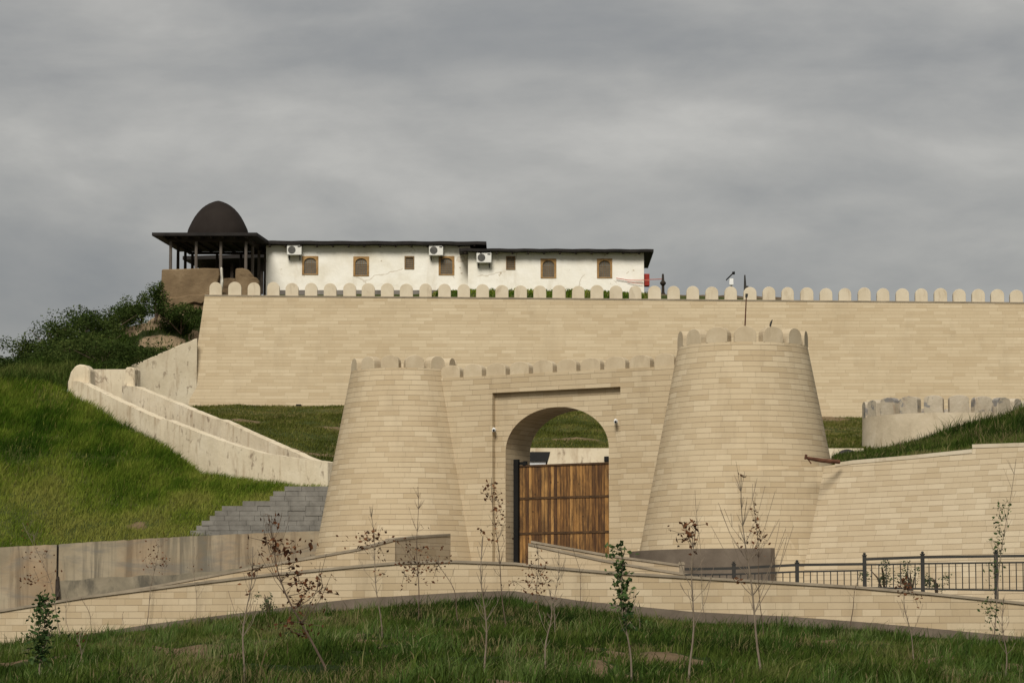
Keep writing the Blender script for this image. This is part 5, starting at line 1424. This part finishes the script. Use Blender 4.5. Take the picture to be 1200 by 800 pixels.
def plants():
    s = sapling
    s(47, 800, 54, 700, 'green', 'bushy green columnar sapling at the lower left corner', col(53, 702, 772, 13, 55, -5), 6, seed=1, leafs=0.075, spread=.3)
    s(72, 752, 27, 612, 'brown', 'arching sapling with a few dry leaves at the far left', [(40, 628, 14, 18, 9), (50, 650, 16, 10, 14), (45, 678, 26, 10, 30), (34, 681, 10, 6, 10), (30, 655, 20, 8, 5)], 6, 0.18, seed=2)
    s(109, 745, 96, 700, 'brown', 'short bare curved twig against the left terrace wall', (), 2, 0.08, .012, seed=3, bark=M_BARKD)
    s(82, 756, 75, 690, 'brown', 'short bare straight twig between two leafy saplings at left', (), 3, 0.0, .010, seed=4)
    s(170, 733, 186, 634, 'brown', 'sapling tufted with brown leaves before the concrete wall', [(185, 640, 12, 16, 22), (176, 656, 10, 8, 12), (190, 655, 10, 8, 16), (181, 663, 16, 8, 16), (178, 668, 10, 4, 4)], 8, seed=5)
    s(231, 727, 227, 640, 'brown', 'very thin leafless twig left of the pale sage shrub', [(228, 665, 14, 4, 4)], 5, 0, .011, seed=6)
    s(142, 742, 145, 716, 'brown', 'tiny leafless shoot at the foot of the terrace wall on the left', (), 2, 0, .008, seed=29)
    s(284, 800, 298, 640, 'brown', 'tall pale sapling with sparse brown leaves left of the large spreading one', [(296, 668, 12, 8, 10), (306, 664, 14, 6, 10), (288, 690, 8, 8, 6)], 9, -0.03, .02, seed=7)
    s(389, 796, 312, 602, 'brown', 'large spreading sapling with many clusters of brown leaves', [(316, 610, 12, 12, 14), (325, 640, 26, 12, 46), (336, 646, 18, 10, 26), (312, 634, 16, 8, 14), (340, 664, 14, 10, 16), (350, 680, 22, 14, 34), (362, 690, 24, 18, 44), (352, 703, 18, 10, 22), (378, 688, 14, 18, 14), (345, 728, 24, 10, 18), (355, 742, 20, 8, 14), (365, 640, 8, 8, 6), (335, 735, 26, 10, 12)], 12, -0.16, .026, seed=8, spread=.5, bark=M_BARKD)
    s(447, 748, 434, 593, 'brown', 'sapling with a leaning tuft of brown leaves before the left tower', [(430, 630, 22, 8, 26), (442, 626, 16, 8, 18), (446, 642, 8, 12, 14), (424, 640, 16, 8, 14), (441, 674, 8, 8, 6)], 8, 0, .018, seed=9)
    s(490, 728, 489, 570, 'brown', 'sapling with dense hanging brown leaves in front of the turned-in parapet', [(478, 640, 18, 10, 16), (498, 640, 22, 8, 14), (482, 664, 16, 16, 40), (474, 672, 8, 16, 18), (490, 668, 16, 16, 34), (503, 655, 14, 10, 12), (497, 618, 6, 4, 4)], 9, 0, .017, seed=10, bark=M_BARKD)
    s(537, 732, 511, 655, 'brown', 'bent sapling drooping left with a few brown leaves', [(514, 662, 14, 14, 18), (509, 674, 8, 8, 8), (520, 655, 6, 4, 4)], 3, 0.14, .016, seed=11, bark=M_BARKD)
    s(570, 800, 564, 628, 'brown', 'tall pale leafless sapling left of the gate', [(566, 622, 8, 5, 4)], 8, 0, .018, seed=12)
    s(594, 735, 576, 560, 'brown', 'tall sapling with a slim spire of brown leaves left of the gate', [(578, 566, 10, 12, 12), (580, 582, 10, 12, 20), (572, 578, 10, 8, 10), (583, 598, 8, 12, 16), (586, 612, 8, 12, 12), (578, 628, 14, 8, 8), (591, 634, 12, 8, 8)], 7, -0.03, .017, seed=13, spread=.22, bark=M_BARKD)
    s(630, 716, 630, 636, 'brown', 'short sapling thick with brown leaves below the gate post', [(629, 648, 8, 12, 10), (622, 664, 8, 12, 16), (632, 672, 14, 12, 24), (618, 681, 10, 8, 14), (640, 682, 10, 10, 16), (602, 680, 14, 8, 14), (628, 690, 12, 12, 22), (650, 680, 8, 6, 6)], 6, 0, .014, seed=14, bark=M_BARKD)
    s(648, 752, 655, 645, 'brown', 'leafless sapling with many fine twigs left of the wooden gate middle', [(646, 700, 10, 8, 4)], 11, 0, .013, seed=15, spread=.45)
    s(636, 796, 646, 690, 'brown', 'pale leafless sapling low on the lawn under the gate', (), 6, 0.02, .02, seed=16)
    s(681, 712, 672, 640, 'brown', 'bare curved twig standing below the right parapet of the gate', (), 3, 0.08, .012, seed=17, bark=M_BARKD)
    s(741, 800, 726, 640, 'green', 'slender sapling with tufts of fresh green leaves right of the gate', [(726, 644, 12, 8, 40), (728, 660, 8, 6, 14), (728, 667, 12, 9, 44), (729, 681, 10, 7, 30), (730, 691, 10, 7, 30), (731, 703, 12, 9, 50), (733, 714, 10, 8, 36), (738, 728, 14, 14, 26)], 6, -0.02, .018, seed=18, spread=.2, leafs=0.08)
    s(752, 748, 742, 690, 'brown', 'thin leafless shoot beside the green tufted sapling', (), 4, 0, .011, seed=19)
    s(809, 800, 814, 610, 'brown', 'pale sapling with a small crown of brown leaves before the right tower', [(810, 616, 10, 8, 16), (804, 630, 12, 8, 16), (811, 640, 6, 10, 6), (799, 614, 6, 4, 4), (783, 620, 4, 4, 2)], 9, 0.0, .02, seed=20, spread=.4)
    s(826, 722, 815, 574, 'brown', 'very slim leafless whip in front of the dark curved base', (), 5, 0.0, .012, seed=21, spread=.15)
    s(896, 800, 868, 556, 'brown', 'tall pale sapling with long bare upswept twigs before the link wall', [(869, 556, 4, 4, 5), (866, 680, 8, 4, 6), (872, 636, 8, 6, 6)], 16, -0.05, .024, seed=22, spread=.5)
    s(894, 748, 884, 586, 'brown', 'sapling with a spire of small brown leaves before the link wall', [(884, 594, 5, 14, 12), (886, 610, 8, 10, 12), (889, 622, 10, 10, 14), (894, 630, 8, 8, 10), (880, 624, 8, 8, 6), (890, 640, 8, 8, 8)], 8, 0.0, .014, seed=23, spread=.22, bark=M_BARKD)
    s(997, 740, 1008, 672, 'brown', 'dark crooked bare sapling below the left part of the railing', [(930, 676, 1, 1, 0)][:0], 2, -0.07, .020, seed=24, bark=M_BARKD, spread=.7)
    s(1073, 777, 1058, 678, 'brown', 'sapling with a reddish brown leaf cluster at the railing', [(1059, 684, 8, 12, 22), (1064, 692, 10, 8, 14), (1073, 702, 6, 8, 8), (1058, 690, 8, 6, 10)], 7, -0.03, .014, seed=25)
    s(1163, 757, 1191, 537, 'green', 'tall sapling clothed in green leaves at the right of the railing', [(1176, 594, 8, 8, 24), (1173, 608, 10, 9, 30), (1171, 622, 8, 8, 18), (1168, 634, 10, 8, 26), (1170, 645, 8, 8, 22), (1166, 660, 9, 9, 26), (1165, 672, 9, 9, 26), (1163, 690, 6, 8, 10), (1161, 710, 11, 10, 46), (1160, 722, 9, 9, 30), (1163, 738, 7, 8, 16)], 7, -0.06, .02, seed=26, spread=.2, leafs=0.08)
    s(1180, 800, 1174, 700, 'brown', 'leafless twiggy sapling at the lower right corner', (), 10, 0, .017, seed=27, spread=.4)
    s(92, 790, 96, 738, 'brown', 'small dry twiggy shoot beside the lower left green sapling', [(95, 745, 8, 8, 8)], 6, 0, .010, seed=28, spread=.5)


plants()
